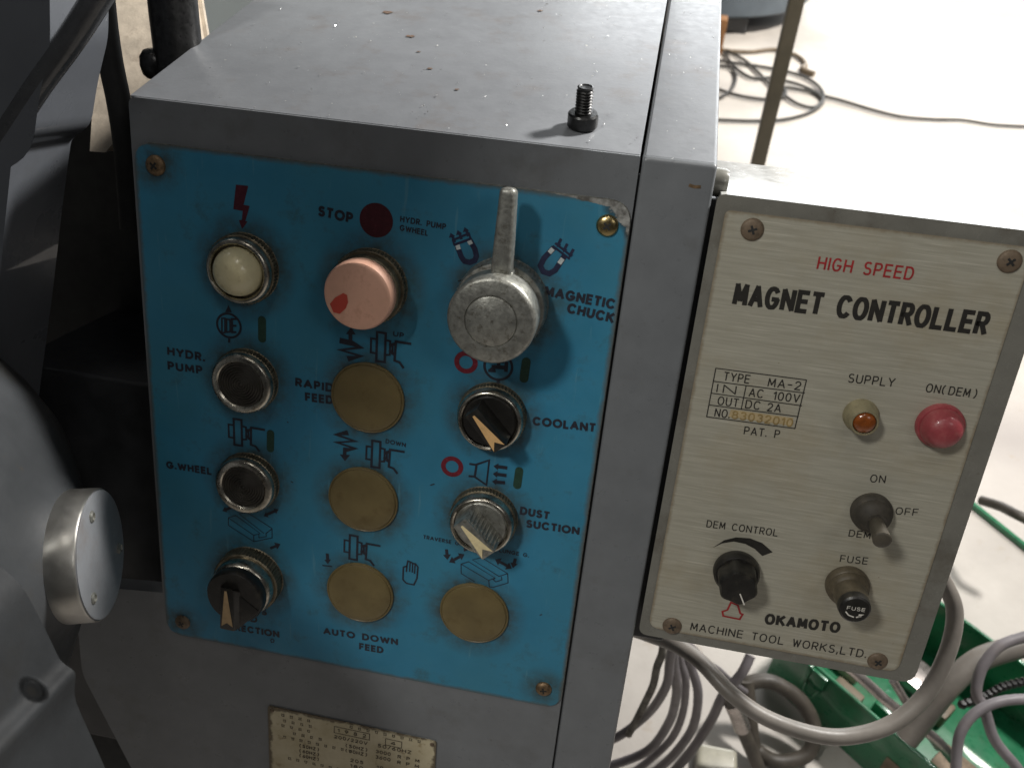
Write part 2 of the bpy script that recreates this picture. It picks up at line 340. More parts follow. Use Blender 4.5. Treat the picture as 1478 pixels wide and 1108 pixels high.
# stroke lettering: every glyph is (width, [polylines]) on a unit cap height; x runs 0..1 and is scaled by the width
GL = {
 'A': (.82, [[(0, 0), (.5, 1), (1, 0)], [(.2, .32), (.8, .32)]]), 'B': (.56, [[(0, 0), (0, 1), (.6, 1)] + arc(.6, .76, .32, .24, 90, -90, 6) + [(0, .52)], [(.55, .52)] + arc(.62, .26, .38, .26, 90, -90, 6) + [(0, 0)]]),
 'C': (.80, [arc(.52, .5, .52, .5, 42, 318, 16)]), 'D': (.72, [[(0, 0), (0, 1), (.42, 1)] + arc(.42, .5, .58, .5, 90, -90, 12) + [(.42, 0), (0, 0)]]),
 'E': (.50, [[(1, 1), (0, 1), (0, 0), (1, 0)], [(0, .52), (.92, .52)]]), 'F': (.48, [[(1, 1), (0, 1), (0, 0)], [(0, .5), (.9, .5)]]),
 'G': (.86, [arc(.5, .5, .5, .5, 42, 352, 16), [(.55, .44), (1, .44)]]), 'H': (.66, [[(0, 0), (0, 1)], [(1, 0), (1, 1)], [(0, .52), (1, .52)]]), 'I': (.0, [[(0, 0), (0, 1)]]),
 'K': (.66, [[(0, 0), (0, 1)], [(.95, 1), (.05, .45)], [(.32, .62), (1, 0)]]), 'L': (.46, [[(0, 1), (0, 0), (1, 0)]]), 'M': (.86, [[(0, 0), (.06, 1), (.5, .2), (.94, 1), (1, 0)]]), 'N': (.72, [[(0, 0), (0, 1), (1, 0), (1, 1)]]),
 'O': (.94, [arc(.5, .5, .5, .5, 0, 350, 35)]), 'P': (.52, [[(0, 0), (0, 1), (.55, 1)] + arc(.55, .73, .45, .27, 90, -90, 8) + [(0, .46)]]), 'Q': (.94, [arc(.5, .5, .5, .5, 0, 350, 35), [(.6, .3), (1, -.05)]]),
 'R': (.56, [[(0, 0), (0, 1), (.55, 1)] + arc(.55, .74, .43, .26, 90, -90, 8) + [(0, .48)], [(.5, .48), (1, 0)]]),
 'S': (.54, [arc(.5, .75, .46, .25, 40, 250, 9) + arc(.5, .26, .5, .26, 75, -150, 10)]), 'T': (.58, [[(0, 1), (1, 1)], [(.5, 1), (.5, 0)]]), 'U': (.66, [[(0, 1), (0, .34)] + arc(.5, .34, .5, .34, 180, 360, 10) + [(1, .34), (1, 1)]]),
 'V': (.74, [[(0, 1), (.5, 0), (1, 1)]]), 'W': (1.12, [[(0, 1), (.25, 0), (.5, .9), (.75, 0), (1, 1)]]), 'X': (.7, [[(0, 0), (1, 1)], [(0, 1), (1, 0)]]), 'Y': (.72, [[(0, 1), (.5, .46), (1, 1)], [(.5, .46), (.5, 0)]]), 'Z': (.6, [[(0, 1), (1, 1), (0, 0), (1, 0)]]),
 '0': (.55, [arc(.5, .5, .5, .5, 0, 350, 30)]), '1': (.22, [[(0, .76), (1, 1), (1, 0)]]), '2': (.54, [arc(.5, .72, .48, .28, 165, -30, 9) + [(0, 0), (1, 0)]]), '3': (.54, [arc(.48, .76, .44, .24, 150, -80, 9), arc(.48, .27, .5, .27, 80, -150, 10)]),
 '4': (.6, [[(.75, 0), (.75, 1), (0, .3), (1, .3)]]), '5': (.54, [[(.9, 1), (.15, 1), (.08, .55)] + arc(.46, .32, .5, .32, 120, -150, 10)]), '6': (.54, [[(.75, 1), (.1, .5)], arc(.5, .32, .5, .32, 0, 350, 20)]), '7': (.54, [[(0, 1), (1, 1), (.3, 0)]]),
 '8': (.54, [arc(.5, .76, .42, .24, 0, 345, 18), arc(.5, .27, .5, .27, 0, 345, 18)]), '9': (.54, [arc(.5, .68, .5, .32, 0, 350, 20), [(.95, .55), (.3, 0)]]),
 '.': (.02, [[(0, 0), (0, .11)]]), ',': (.05, [[(1, .12), (0, -.16)]]), '-': (.4, [[(0, .48), (1, .48)]]), '/': (.4, [[(0, -.05), (1, 1.05)]]), '(': (.5, [arc(1, .5, 1, .7, 125, 235, 8)]), ')': (.5, [arc(0, .5, 1, .7, 55, -55, 8)]), ' ': (.42, [])}
def text(bm, s, l, r, cap, y, wt=.2, sq=1.0, gap=.2, shear=0):   # l, r: (x,z) of the middle of the left and right ends; wt: stroke / cap height; sq: narrows round letters
    xs = []; x = 0
    for ch in s:
        w = GL[ch][0]
        if sq < 1 and w > .6: w = .6 + (w - .6) * sq
        if sq < 1 and ch in 'EFLPSRBT': w = w + (.56 - w) * (1 - sq)
        xs.append((x, w)); x += w + gap + wt * .9
    W_ = x - gap - wt * .9; l = Vector(l); r = Vector(r); d = (r - l); u = d.normalized(); up = Vector((-u.y, u.x)); sw = cap * wt
    l = l + u * sw * .5; k = (d.length - sw) / W_; H = cap - sw
    for i, (ch, (x, w)) in enumerate(zip(s, xs)):
        nl = 0
        for j, pl in enumerate(GL[ch][1]):
            closed = len(pl) > 15 and (Vector(pl[0]) - Vector(pl[-1])).length < .3
            P = []
            for a, b in pl:
                if sq < 1 and ch in 'OCGQ0DSUPRB' and len(pl) > 6:      # squarer bowls
                    b = .5 + math.copysign(min(.5, abs(b - .5) * 1.06), b - .5) if abs(b) <= 1 else b
                tv = (b - .5) * H; q = l + u * ((x + a * w) * k + shear * tv) + up * tv
                if not P or (q - P[-1]).length > 1e-4: P.append(q)
            if len(P) < 2: continue
            runs = [[P[0]]]      # break the line at sharp corners
            for a, b, c in zip(P, P[1:], P[2:] + [None]):
                runs[-1].append(b)
                if c is not None and (b - a).normalized().dot((c - b).normalized()) < -.1: runs.append([b])
            for Q in runs:
                stroke(bm, Q, sw, closed and len(runs) == 1, y - .011 * nl - .005 * (i % 2)); nl += 1
def disc_sphere(r, h, n=10, flat=0):   # dome profile from radius r to the axis, height h
    return [(r * math.cos(t), h * math.sin(t)) for t in [math.pi / 2 * k / n for k in range(n + 1)]]
def knurl(i): return 1.0 if i % 2 else .965
FY = (0, -1, 0)
D={'PS':((('m',0,((39.6,-10.9),(44.4,-10.8),(42.4,-18),(44.8,-18.1),(43,-23.9),(43.8,-24.1),(41.6,-27.2),(40.4,-24),(41.6,-23.7),(42,-20.3),(38.3,-20.1)),1),),(('n',2,((124.3,-23.4),(125.8,-26.6),(127,-28),(129,-28.2),(130.8,-27.2),(131.3,-25.5),(130.5,-23),(128.5,-20.1)),0),
('w',1.6,((124.5,-23.6),(124,-22.4)),0),
('w',1.6,((128.8,-21.2),(128,-20)),0),
('n',0.8,((122.2,-20.9),(127.9,-17.6)),0),
('n',0.9,((122.9,-22.5),(128.7,-19.5)),0),
('n',0.7,((122.2,-20.9),(122.9,-22.5)),0),
('n',0.7,((127.9,-17.6),(128.7,-19.5)),0),
('n',1,((122.9,-21.3),(121.9,-19.3)),0),
('n',0,((120.7,-20.2),(121.2,-18.3),(123,-19.3)),1),
('n',1,((125.3,-19.9),(124.4,-17.9)),0),
('n',0,((123.3,-18.9),(123.7,-17),(125.5,-18)),1),
('n',1,((127.7,-18.5),(126.8,-16.5)),0),
('n',0,((125.7,-17.5),(126.2,-15.6),(127.9,-16.6)),1)),(('n',2,((158.7,-19.1),(155.8,-23),(154.8,-25.9),(156,-27.9),(158.3,-28.4),(160.3,-26.8),(162.8,-21.6)),0),
('w',1.6,((157.7,-20.5),(158.4,-19.5)),0),
('w',1.6,((161.6,-23.9),(162.3,-22.6)),0),
('n',0.8,((158.6,-18.3),(164.8,-22)),0),
('n',0.8,((159.3,-17.2),(165.4,-20.9)),0),
('n',1,((161,-15.5),(160.3,-17.4)),0),
('n',0,((159.3,-16.7),(160,-18.5),(161.4,-17.4)),1),
('n',1,((163.4,-17),(162.7,-18.9)),0),
('n',0,((161.7,-18.2),(162.4,-20.1),(163.8,-18.9)),1),
('n',1,((165.8,-18.6),(165,-20.5)),0),
('n',0,((164,-19.8),(164.7,-21.6),(166.1,-20.5)),1)),(('k',0.9,((40,-66.3),(39.94,-65.51),(39.75,-64.75),(39.44,-64.02),(39.02,-63.36),(38.49,-62.77),(37.88,-62.27),(37.2,-61.87),(36.46,-61.59),(35.69,-61.44),(34.9,-61.4),(34.12,-61.5),(33.36,-61.72),(32.65,-62.06),(32,-62.5),(31.43,-63.05),(30.96,-63.68),(30.59,-64.38),(30.34,-65.13),(30.22,-65.91),(30.22,-66.69),(30.34,-67.47),(30.59,-68.22),(30.96,-68.92),(31.43,-69.55),(32,-70.1),(32.65,-70.54),(33.36,-70.88),(34.12,-71.1),(34.9,-71.2),(35.69,-71.16),(36.46,-71.01),(37.2,-70.73),(37.88,-70.33),(38.49,-69.83),(39.02,-69.24),(39.44,-68.58),(39.75,-67.85),(39.94,-67.09)),1),
('k',0,((33.7,-61),(36.5,-60.6),(35.2,-57.9)),1),
('k',0.9,((35.1,-71.9),(35,-73.2)),0),
('k',0.7,((32.3,-63.7),(32.1,-69.7),(33.4,-69.5),(33.6,-63.5)),1),
('k',0.8,((34.2,-63.7),(34,-69.2)),0),
('k',0.7,((34.2,-63.7),(35.7,-63.8),(35.6,-68.7),(34,-69.2)),0),
('k',0.9,((36.5,-63.2),(36.4,-69)),0),
('k',0.8,((36.2,-63.4),(38.2,-63.2)),0),
('k',0.8,((36.1,-66.2),(38.1,-65.9)),0),
('k',0.8,((36,-68.9),(38,-68.6)),0)),(('g',3.3,((48.9,-62),(48.8,-69.7)),0),),(('g',3.2,((51.8,-110.4),(51.6,-117.5)),0),),(('g',3.4,((153.4,-63.1),(153.2,-70)),0),),(('g',3.3,((155.2,-109),(155,-115.6)),0),),(('k',0,((82.9,-62.7),(86.8,-62.3),(84.9,-59.6)),1),
('k',1.5,((84.7,-62.3),(84.8,-65.7)),0),
('k',2.3,((81,-65.7),(85.3,-66),(88.8,-67.3),(80.9,-69.5),(88.9,-70.7),(84.3,-72.5)),0)),(('k',0,((81.4,-114.8),(85.8,-114.3),(83.7,-117.5)),1),
('k',1.5,((83.5,-112.2),(83.5,-114.8)),0),
('k',2.3,((84.2,-104.6),(80,-106.2),(87.7,-107.7),(80.1,-109.6),(87.6,-110.9),(83.6,-112.3)),0)),(('k',0.95,((95.3,-60),(98.7,-60),(98.7,-71.8),(95.3,-71.8)),1),
('k',0.8,((95.3,-62.9),(93,-62.9),(93,-68.7),(95.3,-68.7)),0),
('k',0.8,((98.8,-62.7),(100.6,-62.9),(100.6,-68.5),(98.8,-68.8)),0),
('k',1.2,((100.6,-64.7),(102.4,-63.7)),0),
('k',1.2,((100.6,-66.7),(102.4,-68.1)),0),
('k',0.8,((101.6,-63.7),(101.6,-68.1)),0),
('k',0.95,((108.6,-62.7),(102.8,-62.7),(102.6,-70.5),(104.6,-70.9),(106.2,-72.9)),0)),(('k',0.95,((35.9,-106.5),(39.3,-106.5),(39.3,-118.3),(35.9,-118.3)),1),
('k',0.8,((35.9,-109.4),(33.6,-109.4),(33.6,-115.2),(35.9,-115.2)),0),
('k',0.8,((39.4,-109.2),(41.2,-109.4),(41.2,-115),(39.4,-115.3)),0),
('k',1.2,((41.2,-111.2),(43,-110.2)),0),
('k',1.2,((41.2,-113.2),(43,-114.6)),0),
('k',0.8,((42.2,-110.2),(42.2,-114.6)),0),
('k',0.95,((49.2,-109.2),(43.4,-109.2),(43.2,-117),(45.2,-117.4),(46.8,-119.4)),0)),(('k',0.95,((94.9,-106.2),(98.3,-106.2),(98.3,-118),(94.9,-118)),1),
('k',0.8,((94.9,-109.1),(92.6,-109.1),(92.6,-114.9),(94.9,-114.9)),0),
('k',0.8,((98.4,-108.9),(100.2,-109.1),(100.2,-114.7),(98.4,-115)),0),
('k',1.2,((100.2,-110.9),(102,-109.9)),0),
('k',1.2,((100.2,-112.9),(102,-114.3)),0),
('k',0.8,((101.2,-109.9),(101.2,-114.3)),0),
('k',0.95,((108.2,-108.9),(102.4,-108.9),(102.2,-116.7),(104.2,-117.1),(105.8,-119.1)),0)),(('k',0.95,((86.6,-152.1),(90,-152.1),(90,-163.9),(86.6,-163.9)),1),
('k',0.8,((86.6,-155),(84.3,-155),(84.3,-160.8),(86.6,-160.8)),0),
('k',0.8,((90.1,-154.8),(91.9,-155),(91.9,-160.6),(90.1,-160.9)),0),
('k',1.2,((91.9,-156.8),(93.7,-155.8)),0),
('k',1.2,((91.9,-158.8),(93.7,-160.2)),0),
('k',0.8,((92.9,-155.8),(92.9,-160.2)),0),
('k',0.95,((99.9,-154.8),(94.1,-154.8),(93.9,-162.6),(95.9,-163),(97.5,-165)),0)),(('r',1.9,((134.1,-66.9),(134.05,-66.32),(133.91,-65.76),(133.69,-65.23),(133.38,-64.74),(132.99,-64.3),(132.55,-63.94),(132.04,-63.65),(131.5,-63.44),(130.93,-63.33),(130.36,-63.3),(129.78,-63.37),(129.22,-63.53),(128.7,-63.78),(128.22,-64.11),(127.81,-64.51),(127.46,-64.98),(127.19,-65.49),(127,-66.04),(126.91,-66.61),(126.91,-67.19),(127,-67.76),(127.19,-68.31),(127.46,-68.82),(127.81,-69.29),(128.22,-69.69),(128.7,-70.02),(129.22,-70.27),(129.78,-70.43),(130.36,-70.5),(130.93,-70.47),(131.5,-70.36),(132.04,-70.15),(132.55,-69.86),(132.99,-69.5),(133.38,-69.06),(133.69,-68.57),(133.91,-68.04),(134.05,-67.48)),1),),(('r',1.9,((131.8,-112),(131.75,-111.42),(131.61,-110.86),(131.39,-110.33),(131.08,-109.84),(130.69,-109.4),(130.25,-109.04),(129.74,-108.75),(129.2,-108.54),(128.63,-108.43),(128.06,-108.4),(127.48,-108.47),(126.92,-108.63),(126.4,-108.88),(125.92,-109.21),(125.51,-109.61),(125.16,-110.08),(124.89,-110.59),(124.7,-111.14),(124.61,-111.71),(124.61,-112.29),(124.7,-112.86),(124.89,-113.41),(125.16,-113.92),(125.51,-114.39),(125.92,-114.79),(126.4,-115.12),(126.92,-115.37),(127.48,-115.53),(128.06,-115.6),(128.63,-115.57),(129.2,-115.46),(129.74,-115.25),(130.25,-114.96),(130.69,-114.6),(131.08,-114.16),(131.39,-113.67),(131.61,-113.14),(131.75,-112.58)),1),),(('k',1,((148.3,-66.7),(148.23,-65.85),(148.03,-65.02),(147.69,-64.24),(147.24,-63.52),(146.67,-62.88),(146.01,-62.34),(145.27,-61.91),(144.47,-61.61),(143.64,-61.44),(142.79,-61.4),(141.94,-61.51),(141.12,-61.74),(140.35,-62.11),(139.65,-62.59),(139.03,-63.19),(138.52,-63.87),(138.12,-64.62),(137.85,-65.43),(137.72,-66.27),(137.72,-67.13),(137.85,-67.97),(138.12,-68.78),(138.52,-69.53),(139.03,-70.21),(139.65,-70.81),(140.35,-71.29),(141.12,-71.66),(141.94,-71.89),(142.79,-72),(143.64,-71.96),(144.47,-71.79),(145.27,-71.49),(146.01,-71.06),(146.67,-70.52),(147.24,-69.88),(147.69,-69.16),(148.03,-68.38),(148.23,-67.55)),1),
('k',1.6,((140.9,-67.1),(145.5,-66.7)),0),
('k',1.5,((140.2,-68.7),(141.8,-66.9)),0),
('k',1.3,((143,-64.9),(143.2,-66.7)),0),
('k',1.4,((141.6,-64.7),(144.7,-64.3)),0),
('k',1.4,((146,-64.6),(146.1,-68)),0),
('k',1.2,((139.6,-68.8),(141.9,-68.6)),0),
('k',1.2,((143.5,-72.1),(143.5,-73.2)),0)),(('k',0.9,((135.3,-109.5),(137.6,-109.5),(142.9,-106.5),(142.7,-117.7),(137.5,-114.8),(135.4,-115)),0),
('k',0.9,((138,-109.6),(137.7,-114.6)),0),
('k',1.5,((150,-108.6),(146.5,-108.7)),0),
('k',0,((144.8,-108.8),(146.7,-107.2),(146.7,-110.3)),1),
('k',1.5,((150,-112),(146.5,-112.1)),0),
('k',0,((144.8,-112.2),(146.7,-110.5),(146.6,-113.6)),1),
('k',1.5,((149.7,-115.3),(146.5,-115.6)),0),
('k',0,((144.8,-115.7),(146.7,-114),(146.6,-117.1)),1)),(('d',0,((99.7,-17.3),(99.64,-16.46),(99.48,-15.64),(99.2,-14.84),(98.82,-14.09),(98.34,-13.4),(97.78,-12.77),(97.14,-12.23),(96.43,-11.78),(95.66,-11.42),(94.86,-11.17),(94.03,-11.03),(93.19,-11),(92.35,-11.09),(91.53,-11.28),(90.75,-11.59),(90.01,-11.99),(89.33,-12.49),(88.73,-13.07),(88.21,-13.73),(87.78,-14.46),(87.45,-15.23),(87.23,-16.05),(87.11,-16.88),(87.11,-17.72),(87.23,-18.55),(87.45,-19.37),(87.78,-20.14),(88.21,-20.87),(88.73,-21.53),(89.33,-22.11),(90.01,-22.61),(90.75,-23.01),(91.53,-23.32),(92.35,-23.51),(93.19,-23.6),(94.03,-23.57),(94.86,-23.43),(95.66,-23.18),(96.43,-22.82),(97.14,-22.37),(97.78,-21.83),(98.34,-21.2),(98.82,-20.51),(99.2,-19.76),(99.48,-18.96),(99.64,-18.14)),1),),(('k',0.7,((112,-162.4),(110.5,-163.3),(110.6,-169.6),(112.2,-171.1),(115.5,-171.2),(116.7,-167.6),(116.8,-162),(115.7,-160.5),(114.7,-160.6),(113.6,-160.1),(112.3,-159.8),(112,-162.4),(111.9,-165.2)),0),
('k',0.6,((113.3,-160.5),(113.3,-164.9)),0),
('k',0.6,((114.4,-160.7),(114.5,-165)),0),
('k',0.6,((115.5,-160.9),(115.5,-165.4)),0)),(('k',0.35,((32.1,-154.1),(35.6,-152.3),(46.5,-159.2),(43.5,-160.7),(32.1,-154.1)),0),
('k',0.35,((32.1,-154.1),(32,-157.9),(43.5,-163.9),(51.9,-160.3),(51.9,-155.6),(40.7,-149.8),(37.1,-151.2),(48.2,-158.8)),0),
('k',0.35,((43.5,-160.7),(43.5,-163.9)),0),
('k',0.35,((45.9,-159.6),(45.9,-161.5),(49.3,-160.1),(49.1,-158.7),(51.9,-155.8)),0)),(('k',0.35,((135.1,-156.7),(138.2,-154.9),(149.9,-160.5),(147.4,-162.3),(135.1,-156.7)),0),
('k',0.35,((135.1,-156.7),(135.5,-161.3),(141.5,-164.1)),0),
('k',0.35,((147.4,-162.3),(147.9,-165.3),(149.5,-165.3),(155.6,-161.8),(155,-157.3),(143.6,-151.8),(139.7,-153.6),(151.5,-159.4),(155,-157.3)),0),
('k',0.35,((149.9,-160.5),(149.3,-161.5),(150.4,-162.4),(152.9,-160.8),(152.5,-159.4)),0)),(('k',1.2,((34,-148.5),(30.9,-150.4)),0),
('k',0,((29.4,-151.2),(30.8,-148.8),(31.7,-151.5)),1)),(('k',1.2,((49.5,-149.3),(53.6,-146.5)),0),
('k',0,((55,-145.6),(53.8,-148.1),(52.7,-145.5)),1),
('k',0,((48.2,-150.2),(49.3,-147.8),(50.4,-150.4)),1)),(('k',1.2,((51.2,-165.7),(53.9,-163.9)),0),
('k',0,((55.7,-162.7),(54.1,-165.9),(52.8,-162.4)),1)),(('k',1.3,((128.5,-151.1),(128.9,-153.8)),0),
('k',0,((129.2,-155.8),(127.2,-153.8),(130.5,-152.8)),1)),(('k',1.3,((131.5,-155.6),(134.7,-152.9)),0),
('k',0,((136.2,-151.6),(135.2,-154.7),(133.4,-151.7)),1),
('k',0,((130,-156.9),(131,-153.8),(132.8,-156.8)),1)),(('k',1.3,((137.2,-147.2),(136.6,-148.7)),0),
('k',0,((135.9,-150.4),(135.5,-147.7),(138,-148.9)),1)),(('k',1.3,((150.9,-152.2),(154.9,-153.8)),0),
('k',0,((156.5,-154.5),(153.8,-155.5),(155.1,-151.8)),1),
('k',0,((149.2,-151.5),(151.9,-150.5),(150.6,-154.2)),1)),(('k',1.3,((157.5,-149.8),(157.2,-152.3)),0),
('k',0,((156.9,-154.2),(155.7,-151.7),(158.7,-151.9)),1)),(('k',1.4,((76.8,-163.6),(77,-166.8)),0),
('k',0,((77.1,-168.6),(75.5,-166.7),(78.5,-165.9)),1),
('k',0.6,((74.8,-169.7),(78.9,-169.4)),0)),(('k',0.5,((50.6,-214.8),(51.3,-214.1),(52.2,-214.6),(52,-215.7),(50.9,-216.1)),1),)),'CS':((('k',0.35,((222.3,-54.9),(254.3,-54.4)),0),
('k',0.35,((222.4,-60),(254.7,-59.4)),0),
('k',0.35,((222.5,-64.7),(254.8,-64.4)),0),
('k',0.35,((222.4,-69.4),(254.5,-68.8)),0),
('k',0.35,((222.4,-74.2),(254.3,-73.6)),0),
('k',0.35,((222.3,-54.9),(222.4,-74.2)),0),
('k',0.35,((254.3,-54.4),(254.3,-73.6)),0),
('k',0.35,((234.1,-59.8),(234.1,-69.2)),0)),(('t',0,((230.5,-69.9),(252.9,-69.6),(253.1,-72.7),(230.2,-72.9)),1),),(('k',0,((234.3,-128.9),(238.1,-124.6),(242.2,-122.5),(247.5,-121.9),(252.4,-123.1),(257,-126.3),(253.5,-128.8),(250.1,-126.2),(246.2,-124.7),(241.7,-124.5),(237.5,-126.2)),1),),(('r',0.75,((243.3,-157.3),(244,-159.3),(250.6,-159.5),(251.3,-156.9),(250.3,-156.7),(248.7,-153.1),(245.8,-152.3),(245.1,-156.1)),1),)),'lead':((215,36.4,-298.8),(226.3,24.2,-284.1),(240.5,11.6,-270.6),(254.3,2.3,-268.4),(270.7,-11.1,-271.3),(289.4,-18.6,-275.6),(312.2,-22.3,-276.4),(331.7,-19.6,-276.8),(351.8,-11.7,-271.5),(367.1,1.2,-259.6),(374.9,16.5,-243.6),(376.2,29.8,-228.7),(370.5,38.3,-218.1),(356.4,47.5,-205),(342,54.3,-194.7)),'coil':(((251.1,87.8,-368.8),(251.6,81.9,-375.6),(252.3,81.1,-391.9),(254.8,80.8,-423.1),(251.2,85.1,-463.3),(243,85.9,-491.4),(228.5,80,-510.7),(208,74.8,-528.1)),((253.6,96.9,-381.7),(254.3,89.8,-390),(256.7,89,-406.5),(262.2,89.5,-429.8),(266.3,91.9,-458.3),(267.1,94.9,-500.8),(256.1,88.2,-536.9),(228.5,79.2,-557.3),(208.7,75.9,-572.8)),((258.1,112.3,-403.2),(259.8,105,-411.9),(264.4,104.4,-428.6),(271.6,101.5,-448.4),(276.7,101.5,-495),(272.7,98.7,-535.5),(253.7,88,-567.1),(240.8,84.5,-584.1)),((262.1,118.8,-411.8),(265,110.3,-421.9),(273.9,112.5,-443.9),(284.9,108.7,-473.1),(289.1,107.1,-521.3),(280.7,101.2,-557.1),(269.5,96.8,-582.8),(258.2,91,-595.1)),((322.7,141.1,-458.4),(317.8,130.6,-469.4),(307.9,122.7,-491.8),(304.8,119.5,-525.4),(296.5,112,-562.9),(286.7,107.2,-597),(281.3,105.4,-613.3))),'strap':((243.5,69,-358.3),(243.8,67.3,-367.9),(243.3,70.2,-387.4),(244.8,75.6,-419.6),(243.2,80.3,-452),(240.4,79.7,-475.1),(236.6,77.9,-499.3)),'thin':((262.1,120.7,-424.9),(273.9,124.6,-437.8),(289.2,131.3,-463.4),(300.8,134.9,-476.7),(317.2,141.9,-502.2),(332.7,150.5,-525.8)),'ring':((331.3,162.4,-542.5),(339.3,167.7,-537.9),(354.7,171.4,-536.5),(371.2,170,-541.1),(386.2,165.3,-549.1),(397.6,156.1,-561.6),(400.9,146.9,-572.7),(397.3,137.2,-583.1),(383.7,130.8,-587.8),(369.3,128.1,-588.3),(357.2,130.3,-583.6),(349,135.5,-576.2)),'fit':((310.1,124.9,-489.8),(316.3,123.1,-500.5),(323.1,121.7,-514),(330.6,119.4,-530.2)),'fit2':((330.6,119.4,-530.2),(339.4,116.4,-547.4),(350.2,113.1,-568.3),(361.7,110.6,-591.5)),'loopA':((539.2,166.8,-392.2),(520.3,161.9,-394.4),(507.3,157.1,-397.5),(491,149.6,-403.1),(481.4,138.8,-413.6),(478.7,129.2,-424.1),(480.1,122.9,-431.4),(486.1,118.8,-437.2),(497.2,105.2,-454.6),(515.5,95.6,-468.9),(525,89.5,-477.5)),'loopB':((522.1,102.3,-401.4),(506.6,104.3,-396.4),(493.7,103.1,-395.5),(476,98.2,-397.7),(461.8,90.3,-404.2),(454.6,80.9,-413.5),(453.8,72.2,-423.3),(455.2,62.6,-434.4),(457.6,55.7,-442.7)),'rod':((401.2,149.1,-463.5),(419.9,142.8,-474.1),(434.1,137.8,-482.4),(452.2,136,-495.3),(479.9,131.7,-512.8),(499.4,126.3,-530.1)),'rod2':((435.7,149.4,-469.5),(450.5,143.5,-486.5),(468.9,136.8,-505.1),(485.1,130.8,-522.4)),'chain':((479.2,129.2,-454.5),(494.2,136.1,-449.4),(507,143.3,-443.6),(522.3,148.9,-440),(539.5,154.9,-436.3)),'bar':((453,121.6,-504.2),(464.4,135.3,-483.1),(477.4,150.5,-460.6),(497.1,166.8,-445.7),(534.1,182.1,-434.9)),'hoseU':((572.9,412.9,-515.2),(583.7,397.4,-504.3),(591.4,380.1,-494.8),(608.7,369.7,-494.5)),'box':{'c':((379.9,147.4),(457,82.5),(545.9,365.9),(341.3,162.2),(374,211.4),(440.2,169.4))},'cable':(((297.7,1880.1,-594),(319,1861.2,-594),(363.8,1810.9,-594),(393,1745.2,-594),(417.5,1682,-594),(441.4,1636.7,-594),(470.4,1590,-594),(500.4,1577.2,-594),(519.1,1601.8,-594),(530.2,1646.5,-594),(521.7,1702.4,-594),(492.1,1746.3,-594),(447,1769.5,-594),(390.4,1781,-594),(346.5,1785.3,-594),(298.9,1792.4,-594)),((301.1,1624.3,-594),(329.9,1607.6,-594),(361.4,1596,-594),(408.4,1595.3,-594),(447.1,1623.6,-594),(443.6,1689.2,-594),(418.6,1716.9,-594),(379,1705.8,-594),(343.1,1758.4,-594),(315.5,1850.3,-594)),((303.2,1462.9,-594),(339.1,1468.9,-594),(375.1,1476.4,-594),(429.4,1495.4,-594),(479.3,1532.6,-594),(512.7,1578.2,-594),(526.7,1621.3,-594),(512.1,1657.9,-594),(474.7,1668.3,-594),(442.9,1672,-594)),((302.7,1756.1,-594),(322.9,1757.3,-594),(338,1743.3,-594),(344.5,1696.1,-594),(336.2,1634.1,-594),(317.3,1587.9,-594),(301.8,1567.6,-594)),((444.5,1711,-594),(476.3,1698.3,-594),(506.8,1673,-594),(530.2,1646.5,-594),(566.4,1630.6,-594),(624.6,1599.4,-594),(680.4,1579.5,-594),(742.8,1583.6,-594),(804.6,1596.5,-594),(862.3,1589.9,-594),(937.7,1599.1,-594),(1013.3,1609.9,-594))),'plugc':((305,1862.1,-594),(336.4,1859.3,-594),(381.8,1869.3,-594),(431.4,1898.5,-594),(465.8,1886.5,-594),(485.8,1872.7,-594),(501.1,1840.5,-594),(501.1,1812.3,-594),(494.7,1790.2,-594),(503.8,1776.4,-594),(518,1766,-594)),'mb':((275.1,1913.2),(400.4,1851.2),(525.8,1989.7)),'col':((-66.8,-119.1),(-55.4,-73.5),(-46.2,-33.6),(-39.1,-5.2),(-30.2,0.6),(-25.7,17.6),(-19.9,33.9),(-16.6,66),(-149.6,55.4),(-213.3,-202.1),(-80,-177.1)),'cast':((-96.9,135.6,70),(-77.9,101.3,27.1),(-71,89.7,12.6),(-60.8,66.6,-16.3),(-56.1,66.7,-16.1),(-53.1,71.3,-10.4),(-42,72.2,-9.2),(-28.5,86,8),(-36.7,104.4,31),(-60.8,138.1,73.1)),'strip':((-37.4,45,69),(-37,45,41.5),(-35.6,45,23.2),(-33.2,45,7),(-31.7,45,-12.6),(-31.7,45,-45.4)),'pipe':((-13.2,52,78.9),(-11.5,52,59.3),(-10.4,52,41.4),(-9.4,52,28.3),(-8.7,52,18.9),(-8.4,52,6.4)),'lobe':((-17.6,50,24.3),),'bgp':((-132.3,105.2),(70.8,119.9),(79.3,17.5),(-139.3,-4.7)),'low':((-47.2,-258.2),(-26.1,-312),(-12.2,-348),(-36.5,-99.9),(-3.8,-97.1)),'blk':((11.9,-72.8),(25.4,-89.3),(38.1,-96.8),(43.4,-110.3),(47.4,-122.4),(51.8,-124.5),(50,-134.3),(57.5,-158.8),(65.8,-187.9),(-48.7,-221.4),(-15.8,-77.9)),'tube':((-95.6,-20,-68),(-59,-20,-25.6),(-39,-20,-2.3),(-21.7,-20,18.8),(-5.6,-20,37.3),(11,-20,58.5)),'disc':((-56.4,0,3.8),),'set':((78.9,-83.1),)}
# ---------------------------------------------------------------- the setting
M['floor'] = floor_mat()
t = BM(); box(t, (-4000, -3000, -640), (6000, 9000, -600))
solo('floor', t, 'floor', (0, 0, -600), 'pale concrete workshop floor', '', kind='structure')

